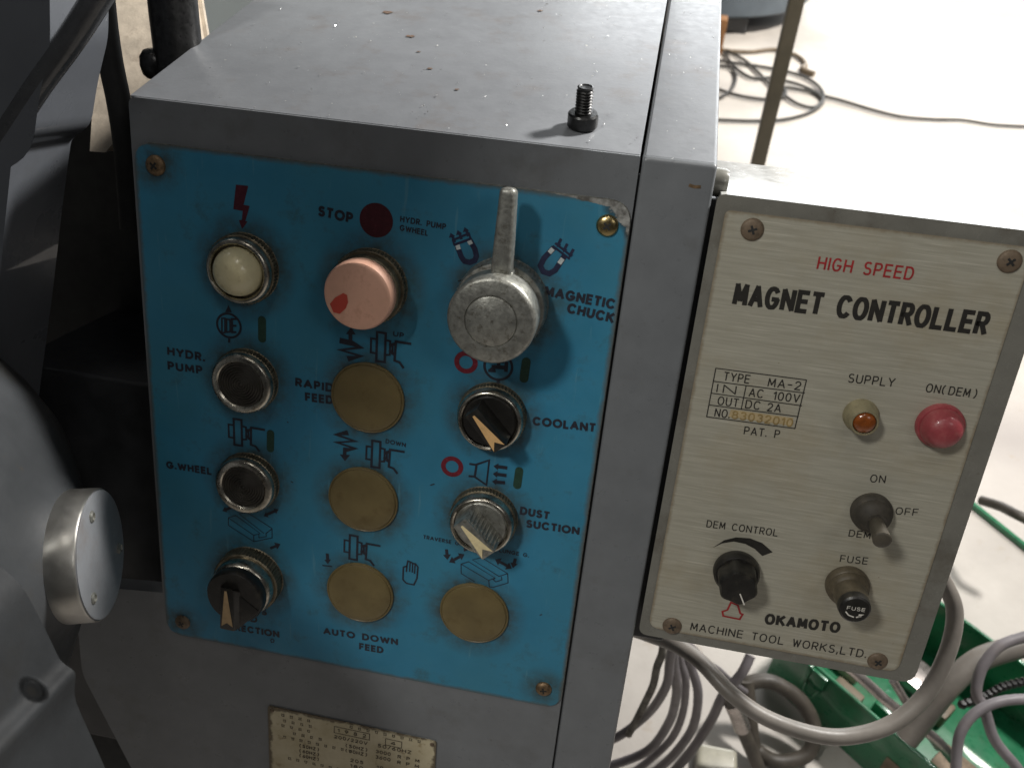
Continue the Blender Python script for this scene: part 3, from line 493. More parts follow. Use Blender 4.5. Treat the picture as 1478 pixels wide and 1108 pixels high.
# ---------------------------------------------------------------- control cabinet
CTRL = [((42.3, -42), 14), ((92.1, -42), 14.5), ((142.5, -42), 17), ((42.2, -88), 13.5), ((42.2, -134), 13.5), ((42, -182), 15), ((142.5, -87), 13.5), ((143, -132.5), 14),
        ((92.5, -88), 15), ((92, -134), 15), ((92, -180.2), 15), ((142.6, -180), 15), ((8.2, -7.6), 4), ((8, -214.3), 4), ((176.2, -212.6), 4)]
M['panel'] = panel_mat(); M['plate'] = plate_mat(); M['rating'] = rating_mat()
cab = Root('control_cabinet', 'grey machine control cabinet with the blue push button panel on its face', 'control cabinet', (100, 0, -400), 'C')
DV = Vector((0, math.cos(TH), math.sin(TH)))
def prismd(bm, poly, y0, depth, bev=0, seg=3):
    t = BM(); A = [t.verts.new((x, y0, z)) for x, z in poly]; B = [t.verts.new(v.co + DV * depth) for v in A]
    f = t.faces.new(A); t.faces.new(B[::-1]); bridge(t, A, B)
    if bev: t.normal_update(); bmesh.ops.bevel(t, geom=list(f.edges), offset=bev, segments=seg, affect='EDGES', profile=.6, clamp_overlap=True)
    merge(bm, t)
t = BM()
L = D['low']
front = [(-1.5, 15.65), (184.4, 15.65), (184.4, -400), (10, -400), L[2], L[1], L[0], (-46, -206), (-1.5, -201)]
prismd(t, rounded([(p[0], p[1]) for p in front], [3, .2, 0, 0, 0, 0, 6, 5, 0]), 1.0, 6, .7)
box(t, (0, 14, -190), (184, 60, -6)); box(t, (176, 14.2, -399), (200, 16, 8))
body = cab.part('body', t, 'grey')
t = BM(); q = [(-1.5, 15.65), (184.4, 15.65), (184.4, -150), (-1.5, -150)]
prismd(t, [(-1.3, 15.5), (184.2, 15.5), (184.2, -140), (-1.3, -140)], 12, 330)
cab.part('housing', t, 'grey')
# top sheet, a hair above the housing
t = BM(); a = Vector((0, 1, 15.65)); e = Vector((0, -math.sin(TH), math.cos(TH)))
def sheet(bm, x0, x1, d0, d1, up, th=1.2, bev=.5):
    P = []
    for k in (0, -th):
        for x, d in ((x0, d0), (x1, d0), (x1, d1), (x0, d1)): P.append(a + Vector((x, 0, 0)) + DV * d + e * (up + k))
    hexa(bm, [P[4], P[5], P[1], P[0], P[7], P[6], P[2], P[3]], bev, 2)
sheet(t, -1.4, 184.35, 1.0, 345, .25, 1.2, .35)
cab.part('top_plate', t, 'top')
t = BM()
P0 = [(185.3, 1, -400), (210.4, 1, -400), (210.4, 1, 15.65), (185.3, 1, 15.65)]
hexa(t, [Vector(p) for p in P0] + [Vector(P0[0]) + DV * 5, Vector(P0[1]) + DV * 5 - Vector((1.0, 0, 0)), Vector(P0[2]) + DV * 345, Vector(P0[3]) + DV * 345], 1.6, 4)
cab.part('side_cover', t, 'grey')
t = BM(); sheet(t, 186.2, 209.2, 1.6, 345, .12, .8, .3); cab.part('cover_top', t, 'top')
t = BM(); lathe(t, (210.2, 14, 8.6), (1, 0, 0), [(5.0, 0), (5.0, 4), (4.4, 5.4), (0, 5.6)], 28); cab.part('side_screw', t, 'case')
t = BM(); stroke(t, [(202.3, 8.2), (204, 7.9), (205.8, 8.1)], 1.1, 0, .93); cab.part('paint_chip', t, 'rust')

# --- blue panel
t = BM(); prism(t, rounded([(0, 0), (184, 0), (184, -222), (0, -222)], 8, 6), 0, 1.0, .25, 2)
panel = cab.part('control_panel', t, 'panel')
t = BM(); outer = rounded([(-.5, .5), (184.5, .5), (184.5, -222.5), (-.5, -222.5)], 8.5, 6); prism(t, outer, .55, 1.0)
cab.part('panel_backing', t, 'zinc')
PT = [('STOP', (71.3, -16.5), (84.6, -17.7), 4.0, .035), ('HYDR. PUMP', (102.3, -15.6), (119.4, -16.4), 2.3, .03), ('GWHEEL', (102.3, -18.8), (113, -19.5), 2.2, .03),
      ('MAGNETIC', (157.2, -34.9), (183.3, -36.4), 4.0, .03), ('CHUCK', (166.2, -40.0), (183.6, -41.6), 4.0, .03), ('HYDR.', (8.3, -80.9), (24.6, -81.4), 3.8, .03), ('PUMP', (8.1, -87.3), (23.2, -87.1), 3.8, .03),
      ('RAPID', (62.4, -85.9), (78.4, -86), 3.8, .03), ('FEED', (66.5, -91.6), (78.3, -91.2), 3.8, .03), ('UP', (101.6, -59.6), (105.8, -59.9), 2.1, .03), ('DOWN', (100.4, -105.4), (108.8, -105.8), 2.0, .03),
      ('G.WHEEL', (4.7, -133.2), (25.4, -132.8), 3.6, .03), ('COOLANT', (158.2, -86.7), (182.6, -85.6), 3.8, .03), ('DUST', (157.2, -126.6), (169.4, -126.9), 3.8, .03), ('SUCTION', (160.3, -132.1), (182, -131.5), 3.8, .03),
      ('TRAVERSE G.', (118.2, -146.7), (134.2, -147), 1.9, .03), ('PLUNGE G.', (149, -146.8), (163, -146.9), 1.9, .03), ('CROSS', (31, -200.3), (49, -200.0), 3.7, .03), ('FEED', (31.5, -205.2), (44.4, -205), 3.7, .03), ('DIRECTION', (28.7, -211.7), (54.8, -210.9), 3.8, .03),
      ('AUTO DOWN', (75.4, -204.1), (109.9, -202.6), 3.7, .03), ('FEED', (92.2, -208.8), (103.5, -208.6), 3.7, .03)]
for s, l, r, c, off in PT:
    t = BM(); text(t, s, l, r, c, -TP, .255 if c > 3 else .2); cab.part('lettering', t, 'ink_k', panel, recalc=False)
def symbols(root, par, syms, y0, ink):
    for strokes in syms:
        by = {}
        for i, (c, w, pts, cl) in enumerate(strokes):
            t = by.setdefault(c, BM()); y = y0 - .012 * (i % 7)
            if w == 0: poly(t, pts, y)
            elif len(pts) == 2 and w > 3: pill(t, pts, w, y)
            else: stroke(t, pts, w, cl, y)
        for c, g in by.items(): root.part('symbol_print', g, 'ink_' + ink.get(c, c), par, recalc=False)
symbols(cab, panel, D['PS'], -TP, {})
def screw(root, c, y, r, mat, cross='black', rot=.3, h=1.6, parent=None, label=None):
    t = BM(); lathe(t, (c[0], y, c[1]), FY, [(r, -.6), (r, .25)] + [(r * math.cos(k), .25 + h * math.sin(k)) for k in (.35, .7, 1.05, 1.35)] + [(0.01, .25 + h)], 28)
    o = root.part('screw', t, mat, parent, label)
    t = BM()
    for k in (0, 1):
        a = rot + k * math.pi / 2; d = Vector((math.cos(a), math.sin(a))); n = Vector((-d.y, d.x)); C = Vector(c)
        q = [C + d * r * .4 + n * r * .1, C - d * r * .4 + n * r * .1, C - d * r * .4 - n * r * .1, C + d * r * .4 - n * r * .1]
        prism(t, [tuple(p) for p in q], y - .25 - h * (.93 + .012 * k), y - .25 - h * 1.03 - .01 * k)
    root.part('cross_slot', t, cross, o)
screw(cab, (8.2, -7.6), 0, 3.9, 'rust', rot=.9); screw(cab, (176.6, -8.6), 0, 3.9, 'brass', rot=.75); screw(cab, (8, -214.3), 0, 3.6, 'rust2', rot=.5); screw(cab, (176.2, -212.8), 0, 3.6, 'rust', rot=.2)

def bezel(c, rb, rf, h, hk=3.2, mat='chrome', name='push_button', label=None, inner=None, depth=2.5):
    """knurled collar + polished front ring; the thing's own mesh is the ring, the collar its child"""
    inner = inner or rf - 3.2
    t = BM(); lathe(t, (c[0], 0, c[1]), FY, [(rf + .2, hk - .3), (rf + .2, h - 1.6), (rf - .5, h - .3), (rf - 1.1, h), (inner + .6, h), (inner, h - .5), (inner, h - depth)], 56, cap0=False, cap1=True)
    o = cab.part(name, t, mat, None, label)
    t = BM(); lathe(t, (c[0], 0, c[1]), FY, [(rb, 0), (rb, .3), (rb, hk), (rb - .7, hk + .5), (rf - .6, hk + .5)], 120, {1: knurl, 2: knurl})
    cab.part('knurled_collar', t, 'knurl', o); return o
for q in ([(32.6, -34.0), (34.2, -33.4)], [(119.9, -122.0), (121.4, -121.2)], [(125.2, -35.8), (126.6, -35.2)], [(60.5, -131.2), (61.3, -131.5)], [(59, -104.0), (59.4, -104.2)], [(170.5, -175), (171.3, -174.5)], [(127.4, -60.5), (127.9, -60.7)]):
    t = BM(); stroke(t, q, .5, 0, -.06); cab.part('paint_chip', t, 'dark', panel, recalc=False)
# white dome lamp
o = bezel((42.3, -42), 13.7, 12.6, 7.2, 3.6, name='indicator_light', inner=10.4, depth=3.5, label='indicator with a cream dome lens')
t = BM(); lathe(t, (42.3, -3, -42), FY, [(9.5, 0), (9.5, 2.0)] + [(9.5 * math.cos(k), 2.0 + 9.2 * math.sin(k)) for k in [math.pi / 2 * i / 14 for i in range(1, 15)]], 48, cap1=False); cab.part('lens', t, 'cream', o)
# stop button
o = bezel((92.1, -42), 14.3, 12.8, 7.0, 3.6, mat='knurl', name='stop_button', label='stop button with a faded pink cap chipped to red')
t = BM(); lathe(t, (92.1, 0, -42), FY, [(9.5, 4), (9.5, 8), (12.6, 9), (12.9, 10), (12.9, 14), (12.3, 15.4), (11.3, 15.9), (0, 16.2)], 64); cap = cab.part('cap', t, 'pink', o)
t = BM(); poly(t, [(82.2, -46.0), (84.2, -43.3), (87.2, -41.2), (88.6, -41.8), (89.0, -44.4), (88.2, -46.8), (86.0, -49.2), (83.6, -49.0)], -16.23); 
for v in t.verts: v.co.y = -16.22 + .3 * max(0, (Vector((v.co.x - 92.1, v.co.z + 42)).length - 9) / 12)
cab.part('red_patch', t, 'redp', o, recalc=False)
# two black ribbed push buttons
for z in (-88.0, -134.2):
    o = bezel((42.2, z), 13.2, 12.5, 6.6, 3.4, name='push_button')
    prof = [(9.35, 3.0), (9.35, 6.0)]; r = 9.0
    while r > .6: prof += [(r, 6.4), (r - .35, 6.55), (r - .75, 5.9)]; r -= 1.05
    t = BM(); lathe(t, (42.2, 0, z), FY, prof + [(.01, 6.3)], 48, cap1=False); cab.part('cap', t, 'rubber', o, sharp=60)
# khaki blanking plugs
for c in ((92.5, -87.8), (92, -133.8), (92, -180.0), (142.6, -179.8)):
    t = BM(); lathe(t, (c[0], 0, c[1]), FY, [(14.9, 0), (15, .5), (14.8, .95), (14.4, 1.1), (14.1, .85), (13.7, 1.45), (12.8, 1.7), (11, 1.9), (6, 2.1), (0.01, 2.15)], 64); cab.part('blanking_plug', t, 'khaki')
# magnetic chuck rotary lever switch
c = (142.5, -41.4)
t = BM(); lathe(t, (c[0], 0, c[1]), FY, [(16.9, 0), (16.9, .4), (16.9, 7), (16.2, 7.8), (14.4, 8.2), (14.4, 12.2), (15.4, 13)], 110, {1: knurl, 2: knurl}); o = cab.part('rotary_switch', t, 'zinc', None, 'zinc rotary switch with a long upright lever')
t = BM(); lathe(t, (c[0], 0, c[1]), FY, [(14.2, 12.0), (15.6, 13), (15.6, 22.6), (15.1, 23.6), (14.1, 24.1), (9.35, 24.1), (9.1, 23.6), (8.8, 24.1), (8.5, 24.3), (0.01, 24.4)], 72, cap1=False); cab.part('knob', t, 'zinc', o)
t = BM(); hexa(t, [(139.4, -17.5, -30), (147.0, -17.5, -30), (146.0, -17.0, 3.0), (140.2, -17.0, 3.0), (139.8, -8, -30), (146.8, -8, -30), (145.6, -8.5, 2.0), (140.6, -8.5, 2.0)], 2.2, 4)
hexa(t, [(137.4, -15.5, -36), (148.8, -15.5, -36), (147.2, -15.5, -25.5), (139.2, -15.5, -25.5), (137.4, -8.1, -36), (148.8, -8.1, -36), (147.2, -8.1, -25.5), (139.2, -8.1, -25.5)], 1.5, 3)
cab.part('lever', t, 'zinc', o)
# selector switches
def selector(c, rb, rf, h, a, b, half, ytop, ydisc, mat, pm, ring_mat, notch, label, ribs=True, hk=3.4):
    o = bezel(c, rb, rf, h, hk, mat=ring_mat, name='selector_switch', label=label, inner=rf - 1.9, depth=3)
    t = BM(); lathe(t, (c[0], 0, c[1]), FY, [(rf - 2.0, h - 3.2), (rf - 2.0, ydisc - .8), (rf - 2.8, ydisc), (0.01, ydisc)], 48, cap1=False)
    a, b = Vector(a), Vector(b); d = (b - a).normalized(); n = Vector((-d.y, d.x)); a2, b2 = a - d * 1.6, b + d * .6
    # a raised grip bar; its flank towards the disc centre is ribbed
    sx = 1 if (Vector(c) - (a + b) / 2).dot(n) > 0 else -1
    q0 = [a2 - n * half, b2 - n * half, b2 + n * half, a2 + n * half]
    k = 1.15; wide = [a2 - n * half * k, b2 - n * half * k, b2 + n * half * k + n * (1.2 if sx > 0 else 0), a2 + n * half * k + n * (1.2 if sx > 0 else 0)]
    hexa(t, [(p.x, -ytop, p.y) for p in q0] + [(p.x, -ydisc + 1.0, p.y) for p in wide], .5, 2)
    if ribs:
        L = (b2 - a2).length; m = 9
        for i in range(m):
            s = a2 + d * (L * (i + .9) / (m + .8)) + n * (half * 1.02) * sx; e = s + n * sx * .9
            tube(t, [(s.x, -ytop + 1.0, s.y), (e.x, -ydisc, e.y)], .62, 6, smooth=False)
    cab.part('handle', t, mat, o)
    t = BM(); y = -ytop - .12; w0 = .45; w1 = half * .86
    pts = [a - n * w0, b - d * 0 - n * w1, b - d * notch, b + n * w1, a + n * w0]
    poly(t, [(p.x, p.y) for p in pts], y); cab.part('pointer', t, pm, o, recalc=False)
    return o
selector((142.5, -86.8), 13.4, 12.6, 7.5, (137.9, -81.2), (148.6, -92.6), 3.0, 16, 7.2, 'blackp', 'point', 'chrome', 3.0, 'black selector with an orange-cream arrow in a chrome ring')
selector((143, -132.4), 13.8, 12.8, 8.5, (137.2, -127.2), (148.4, -138.2), 3.3, 18, 8.0, 'zinc', 'point2', 'chrome', 3.2, 'grey metal selector with a pale cream arrow')
# direction selector: tall chrome collar with a black disc and beak
o = bezel((42, -182), 14.8, 13.2, 12.0, 6.0, mat='chrome', name='selector_switch', inner=11.5, depth=2, label='black selector with a dull tan arrow pointing down')
t = BM(); lathe(t, (42, 0, -182), FY, [(12.3, 11.8), (12.6, 12.6), (12.6, 16), (11.9, 17.0), (0.01, 17.3)], 56, cap1=False)
hexa(t, [(36.2, -19.5, -197.2), (43.0, -19.5, -197.4), (43.0, -19.5, -176), (37.6, -19.5, -175.2), (35.8, -9, -196), (47, -9, -196), (53, -9, -184), (32, -9, -180)], .8, 2)
hexa(t, [(41, -17.6, -196.6), (44.6, -17.6, -196.6), (53.4, -17.4, -186), (43, -17.6, -178), (41, -10, -195.5), (44.6, -10, -195.5), (53.4, -10, -186), (43, -10, -178)], .8, 2)
cab.part('handle', t, 'blackp', o)
t = BM(); poly(t, [(39.2, -177.0), (37.3, -195.2), (39.8, -193.2), (42.4, -195.0), (40.2, -177.0)][::-1], -19.65)
cab.part('pointer', t, 'point3', o, recalc=False)
# rating plate below the panel
t = BM(); prism(t, rounded([(48.6, -254.2), (130.4, -255.3), (131, -296), (49, -295)], 1.0, 3), .3, 1.0, .15, 1); rp = cab.part('rating_plate', t, 'rating')
def ratio(u, v): return (48.6 + 82 * u, -254.3 - v - u * .9)
R_ = [('1 9 8 2', .42, .59, 5.4), ('4', .735, .765, 6.2), ('200/220V', .40, .60, 9.6), ('50/60HZ', .66, .86, 9.4), ('(50HZ)', .47, .60, 13.6), ('(60HZ)', .47, .60, 16.6), ('3000', .65, .74, 13.2), ('3600', .65, .74, 16.6), ('R P M', .78, .91, 13.6), ('R P M', .78, .91, 17),
      ('(50HZ)', .19, .31, 19.8), ('(60HZ)', .19, .31, 23), ('(60HZ)', .19, .31, 26), ('205', .50, .58, 22), ('180', .50, .58, 25.5), ('205', .50, .58, 28.8), ('19', .66, .70, 22.8), ('50', .77, .82, 22.8), ('19', .66, .70, 26.2)]
for s, u0, u1, v in R_:
    t = BM(); text(t, s, ratio(u0, v), ratio(u1, v), 2.1, .18, .19, .4); cab.part('lettering', t, 'ink_f', rp, recalc=False)
t = BM()
for (u0, u1, v) in ((.40, .61, 5.4), (.705, .80, 6.2)):
    stroke(t, [ratio(u0, v - 1.9), ratio(u1, v - 1.9), ratio(u1, v + 1.9), ratio(u0, v + 1.9)], .35, 1, .18)
rng = random.Random(5)
for v, u0, n in ((3.4, .09, 4), (6.6, .10, 4), (9.8, .09, 4), (13.2, .16, 4), (16.6, .10, 9), (29.4, .13, 12), (1.8, .5, 9)):
    for i in range(n):     # worn characters, only their ghost of strokes left
        cx, cz = ratio(u0 + i * (.052 if n < 8 else .05), v)
        for k in range(4):
            if k < 2: w = .8 * (.6 + rng.random() * .4); zz = cz + (k - .5) * 1.1; stroke(t, [(cx - w, zz), (cx + w, zz - .05)], .3, 0, .18)
            else: xx = cx + (k - 2.5) * 1.0; stroke(t, [(xx, cz + .8), (xx, cz - .8 * rng.random())], .28, 0, .175)
cab.part('worn_characters', t, 'ink_f', rp, recalc=False)
for c in ((50.6, -256.2), (128.6, -257.2)):
    t = BM(); lathe(t, (c[0], .3, c[1]), FY, [(1.1, 0), (.9, .4), (0.01, .6)], 14, cap1=False); cab.part('rivet', t, 'rust2', rp)

# ---------------------------------------------------------------- magnet controller
ctl = Root('magnet_controller', 'small grey box with a cream MAGNET CONTROLLER plate, fixed beside the blue panel', 'controller', (267, 50, -174.9), 'C')
t = BM(); prism(t, rounded([(212.9, 5.9), (321.6, 5.9), (321.6, -174.9), (212.9, -174.9)], [2, 3, 5, 3], 4), .6, 98, .9, 3)
case = ctl.part('case', t, 'case')
t = BM(); box(t, (213.4, 1.4, 5.2), (321.0, 98.3, 6.3), .4, 2); ctl.part('glare_lid', t, 'glare_lid')  # sheet added on the case top to carry the painted glare
t = BM(); prism(t, rounded([(215.6, 1.6), (314.6, 1.6), (315.0, -171.2), (215.6, -171.2)], [2, 2.5, 4.5, 5], 5), 0, .6, .12, 1)
pl = ctl.part('name_plate', t, 'plate')
KT = [('HIGH SPEED', (248.9, -12.1), (280.4, -11.7), 4.6, .012, 'cr', .0), ('MAGNET CONTROLLER', (223.4, -26.6), (308.4, -25.4), 8.3, .035, 'ck', 0), ('TYPE', (225.6, -57.4), (235, -57.3), 3.4, .0, 'ck', 0), ('MA-2', (241.4, -57.3), (253, -57.0), 3.4, 0, 'ck', 0),
      ('IN', (224.0, -62.4), (231.0, -62.2), 3.4, 0, 'ck', 0), ('AC', (235.6, -62.2), (240.8, -62.1), 3.4, 0, 'ck', 0), ('100V', (244.2, -62.1), (253.6, -61.8), 3.4, 0, 'ck', 0), ('OUT', (225.2, -67.2), (232.8, -67), 3.4, 0, 'ck', 0), ('DC', (235.2, -66.9), (240.6, -66.8), 3.4, 0, 'ck', 0), ('2A', (243.0, -66.8), (248.0, -66.6), 3.4, 0, 'ck', 0),
      ('NO.', (225.0, -72.0), (230.6, -71.9), 3.4, 0, 'ck', 0), ('PAT. P', (236.7, -77.4), (249.6, -76.8), 3.3, .002, 'ck', 0), ('SUPPLY', (268.2, -51.4), (284.0, -50.7), 3.4, .004, 'ck', 0), ('ON(DEM)', (294.6, -50.9), (311.6, -50.5), 3.3, .002, 'ck', 0),
      ('ON', (284.7, -88.7), (290.1, -88.2), 3.2, .0, 'ck', 0), ('OFF', (296.6, -100.2), (304.6, -99.5), 3.1, .0, 'ck', 0), ('DEM', (282.6, -112.6), (290.5, -112.2), 3.0, .0, 'ck', 0), ('DEM CONTROL', (230.2, -118.6), (257.3, -117.6), 3.2, .004, 'ck', 0),
      ('FUSE', (282.0, -124.1), (292.2, -123.3), 3.2, .002, 'ck', 0), ('OKAMOTO', (260.1, -157.1), (289.2, -155.2), 5.2, .03, 'ck', 0), ('MACHINE TOOL WORKS,LTD.', (232.2, -167.0), (301.8, -165.3), 3.9, .006, 'ck', 0)]
for s, l, r, c, off, col, sh in KT:
    t = BM(); text(t, s, l, r, c, -TP, {'MAGNET CONTROLLER': .2, 'OKAMOTO': .24, 'HIGH SPEED': .14, 'MACHINE TOOL WORKS,LTD.': .125}.get(s, .125), .3, {'MAGNET CONTROLLER': .2, 'OKAMOTO': .17}.get(s, .22)); ctl.part('lettering', t, 'ink_' + col, pl, recalc=False)
t = BM(); text(t, '83032010', (231.2, -71.8), (253.2, -71.5), 3.3, -TP - .15, .14, .3); ctl.part('lettering', t, 'ink_td', pl, recalc=False)
symbols(ctl, pl, D['CS'], -TP, {'k': 'ck', 'r': 'cr'})
for c, r in (((225.4, -3.7), .4), ((308.6, -3.6), .8), ((224.9, -168.4), .5), ((306.5, -167.6), 1.1)): screw(ctl, c, 0, 3.9, 'rust2', rot=r, h=1.2)
c = (275.5, -64.6)
t = BM(); lathe(t, (c[0], 0, c[1]), FY, [(6.2, 0), (6.2, 1.2), (5.6, 2.4), (5.0, 7.0), (4.6, 7.6), (4.1, 7.6), (4.0, 6.4)], 40); o = ctl.part('supply_lamp', t, 'ambring', None, 'supply lamp with an amber lens')
t = BM(); lathe(t, (c[0], 0, c[1]), FY, [(3.9, 6), (3.9, 7.2), (3.3, 8.0), (1.8, 8.5), (0.01, 8.6)], 32, cap1=False); ctl.part('lens', t, 'amber', o)
c = (302.6, -64.0)
t = BM(); lathe(t, (c[0], 0, c[1]), FY, [(8.3, 0), (8.3, 1.6), (7.7, 2.4), (7.2, 2.4)], 48); o = ctl.part('demagnetise_lamp', t, 'red_lens', None, 'large faded red dome lamp')
t = BM(); lathe(t, (c[0], 0, c[1]), FY, [(7.4, 1.5), (7.3, 3.0), (6.9, 4.8), (6.1, 5.9)] + [(6.1 * math.cos(k), 5.9 + 3.0 * math.sin(k)) for k in (.3, .6, .9, 1.2, 1.57)], 48, cap1=False); ctl.part('lens', t, 'red_lens', o)
c = (288.0, -101.8)
t = BM(); lathe(t, (c[0], 0, c[1]), FY, [(7.4, 0), (7.6, 1.5), (7.4, 3.0), (6.6, 4.0), (6.6, 5.2), (5.6, 6.6), (4.2, 8.2), (3.6, 9.5), (0.01, 9.5)], 44, cap1=False); o = ctl.part('toggle_switch', t, 'togg')
t = BM(); tube(t, [(288, -7, -101.8), (288, -11, -101.8), (288.1, -14.5, -102.1), (288.2, -18.3, -102.6), (288.2, -20, -102.8)], lambda s: 2.5 + .9 * s if s < .93 else 3.3 - 12 * (s - .93), 18, 6); ctl.part('lever', t, 'toggl', o)
c = (244.9, -136.8)
t = BM(); lathe(t, (c[0], 0, c[1]), FY, [(8.8, .4), (9.0, 1.2), (8.8, 4.0), (8.0, 5.0)], 48); o = ctl.part('control_knob', t, 'blackp')
def lobe(i): return 1 + .055 * math.cos(6 * 2 * math.pi * i / 72)
t = BM(); lathe(t, (c[0], 0, c[1]), FY, [(7.3, 4.4), (7.5, 6), (7.2, 12.6), (6.5, 13.6), (0.01, 13.8)], 72, {0: lobe, 1: lobe, 2: lobe, 3: lobe}, cap1=False); ctl.part('grip', t, 'blackp', o)
t = BM(); stroke(t, [(c[0] + .9, c[1] - 1.8), (c[0] + 3.3, c[1] - 6.2)], .5, 0, -13.95); ctl.part('pointer', t, 'ink_wht', o, recalc=False)
c = (287.0, -134.9)
t = BM(); lathe(t, (c[0], 0, c[1]), FY, [(8.2, 0), (8.3, 1.2), (8.1, 2.8), (7.5, 3.4), (7.6, 4.4), (7.0, 5.4), (6.3, 6.2), (5.9, 14)], 44); o = ctl.part('fuse_holder', t, 'fuse')
t = BM(); lathe(t, (c[0], 0, c[1]), FY, [(5.9, 13.2), (6.0, 14.0), (5.7, 16.4), (5.0, 17.0), (0.01, 17.1)], 40, cap1=False); ctl.part('cap', t, 'blackp', o)
t = BM(); text(t, 'FUSE', (c[0] - 3.2, c[1] + .7), (c[0] + 3.3, c[1] + .9), 1.6, -17.25, .15, .4)
stroke(t, [(c[0] - 3.2, c[1] - 1.2), (c[0] - 2, c[1] - 2.4), (c[0], c[1] - 2.9)], .5, 0, -17.25); stroke(t, [(c[0] + 1.0, c[1] - 2.8), (c[0] + 2.4, c[1] - 2.0)], .6, 0, -17.25)
poly(t, [(c[0] + 1.6, c[1] - 2.9), (c[0] + 3.4, c[1] - 1.0), (c[0] + 1.5, c[1] - 1.3)], -17.25)
ctl.part('lettering', t, 'ink_wht', o, recalc=False)
t = BM(); box(t, (210.7, 10, -172), (212.7, 92, 3)); ctl.part('dark_gap_filler', t, 'dark')  # dark strip added so no light shows in the gap beside the case
# cable entry block under the controller's left corner
t = BM(); box(t, (206, 30, -200), (226, 60, -172), 1.5); solo('cable_entry_block', t, 'dark', (216, 45, -200), 'dark steel bracket block between cabinet and controller, under its lower left corner', 'bracket', 'C')

# stains and swarf on the cabinet top
rng = random.Random(11)
for (x, y, s) in ((62, 118, 2.2), (72, 150, 1.8), (80, 92, 1.7), (97, 60, 1.1), (88, 76, .8), (128, 140, 1.3), (112, 43, .9)):
    t = BM(); n = 22; vs = []
    for i in range(n):
        a = 2 * math.pi * i / n; r = s * (.6 + .55 * rng.random()); q = Vector((x + r * 1.25 * math.cos(a), y + r * .8 * math.sin(a), 15.10)); vs.append(t.verts.new(MC.inverted() @ q))
    t.faces.new(vs); cab.part('rust_spot', t, 'stain', recalc=False)
t = BM()
for i in range(420):
    x = rng.uniform(10, 208); y = rng.uniform(5, 175)
    if abs(x - 184.8) < 2: continue
    r = rng.choice((.2, .25, .3, .38, .5, .65)); c = Vector((x, y, 15.2 + r * .5)); vs = [t.verts.new(c + Vector((rng.uniform(-1, 1), rng.uniform(-1, 1), rng.uniform(-.4, .4))) * r) for _ in range(4)]
    for f in ((0, 1, 2), (0, 2, 3), (0, 3, 1), (1, 3, 2)): t.faces.new([vs[k] for k in f])
o = solo('metal_swarf', t, 'swarf', (100, 80, 15), 'fine bright metal swarf scattered over the cabinet top', 'swarf', kind='stuff')
# ---------------------------------------------------------------- screw standing on the cabinet
hz = 15.65 * math.cos(TH) + .25; hb = (162.4, 23.2, 15.06)
bo = Root('cap_screw', 'black socket head screw standing on its head on top of the cabinet', 'screw', hb, 'W')
t = BM(); lathe(t, hb, (0, 0, 1), [(5.0, 0), (5.4, .5), (5.4, 4.6), (4.9, 5.2), (3.4, 5.25)], 44); bo.part('head', t, 'bolt')
t = BM(); pr = [(3.1, 5.0)]
for i in range(8): pr += [(3.1, 5.6 + i * 1.05), (2.6, 6.1 + i * 1.05)]
lathe(t, hb, (0, 0, 1), pr + [(2.9, 14.2), (2.3, 14.5), (1.9, 14.2), (0.01, 14.1)], 30, cap1=False); bo.part('threaded_shank', t, 'bolt', sharp=25)

# ---------------------------------------------------------------- grinder body on the left
col = D['col']; mc = Root('machine_column', 'large dark grey painted machine column at the left edge, rim catching light', 'machine column', (-110, 50, -180), 'C')
t = BM(); prism(t, rounded([tuple(p) for p in col], [2, 2, 2, 3, 6, 6, 4, 0, 0, 0, 0], 4), -24, 20, 9, 6); mc.part('housing', t, 'column')
t = BM(); hexa(t, [(-480, -240, -30), (-100, -240, -30), (-22, -240, 290), (-480, -240, 290), (-480, -140, -30), (-34, -140, -30), (44, -140, 290), (-480, -140, 290)], 12)  # unseen block added, slanted to shade the left end of the panel
for v in t.verts: v.co = MC.inverted() @ v.co
mc.part('shade_block', t, 'cast')
T_ = D['tube']; t = BM(); tube(t, T_, 4.6, 20); mc.part('rim_tube', t, 'duct')
t = BM(); lathe(t, (-70, 4, -14), FY, [(26, -16), (26, 2), (24, 4), (0.01, 4.5)], 64, cap1=False); mc.part('round_cover', t, 'disc')
ax = Vector((math.cos(math.radians(17)), math.sin(math.radians(17)), 0)); bc = Vector((6.4, -95.4, -121.0))
cs = Root('spindle_casting', 'flared grey casting at the lower left with a bright bearing cap', 'machine casting', tuple(bc - ax * 70), 'W')
t = BM(); lathe(t, bc, ax, [(100, -74), (96, -62), (86, -50), (75, -38), (63, -28), (51, -22.5), (40, -18.5), (32, -15.5), (27, -12.5), (24.2, -10.2)], 96); cs.part('flare', t, 'cast')
t = BM(); lathe(t, bc, ax, [(24.4, -13), (25.0, -10.2), (24.9, -.9), (24.4, -.2)], 80); cp_ = cs.part('bearing_cap', t, 'satin')
t = BM(); lathe(t, bc, ax, [(24.1, -.4), (24.0, .3), (23.2, .6), (0.01, .6)], 80, cap1=False); cs.part('cap_face', t, 'top', cp_)
u = ax.cross(Vector((0, 0, 1))).normalized(); w = Vector((0, 0, 1))
for k in (100, 225, 350):
    p = bc + u * 18 * math.cos(math.radians(k)) + w * 18 * math.sin(math.radians(k)); t = BM(); lathe(t, p, ax, [(2.2, .4), (2.2, 1.0), (1.4, 1.5), (1.2, .8), (0.01, .8)], 20, cap1=False); cs.part('screw', t, 'zinc', cp_)
bk = Root('corner_casting', 'dull grey cast machine part at the bottom left corner with one socket plug', 'casting', (-60, -150, -240), 'C')
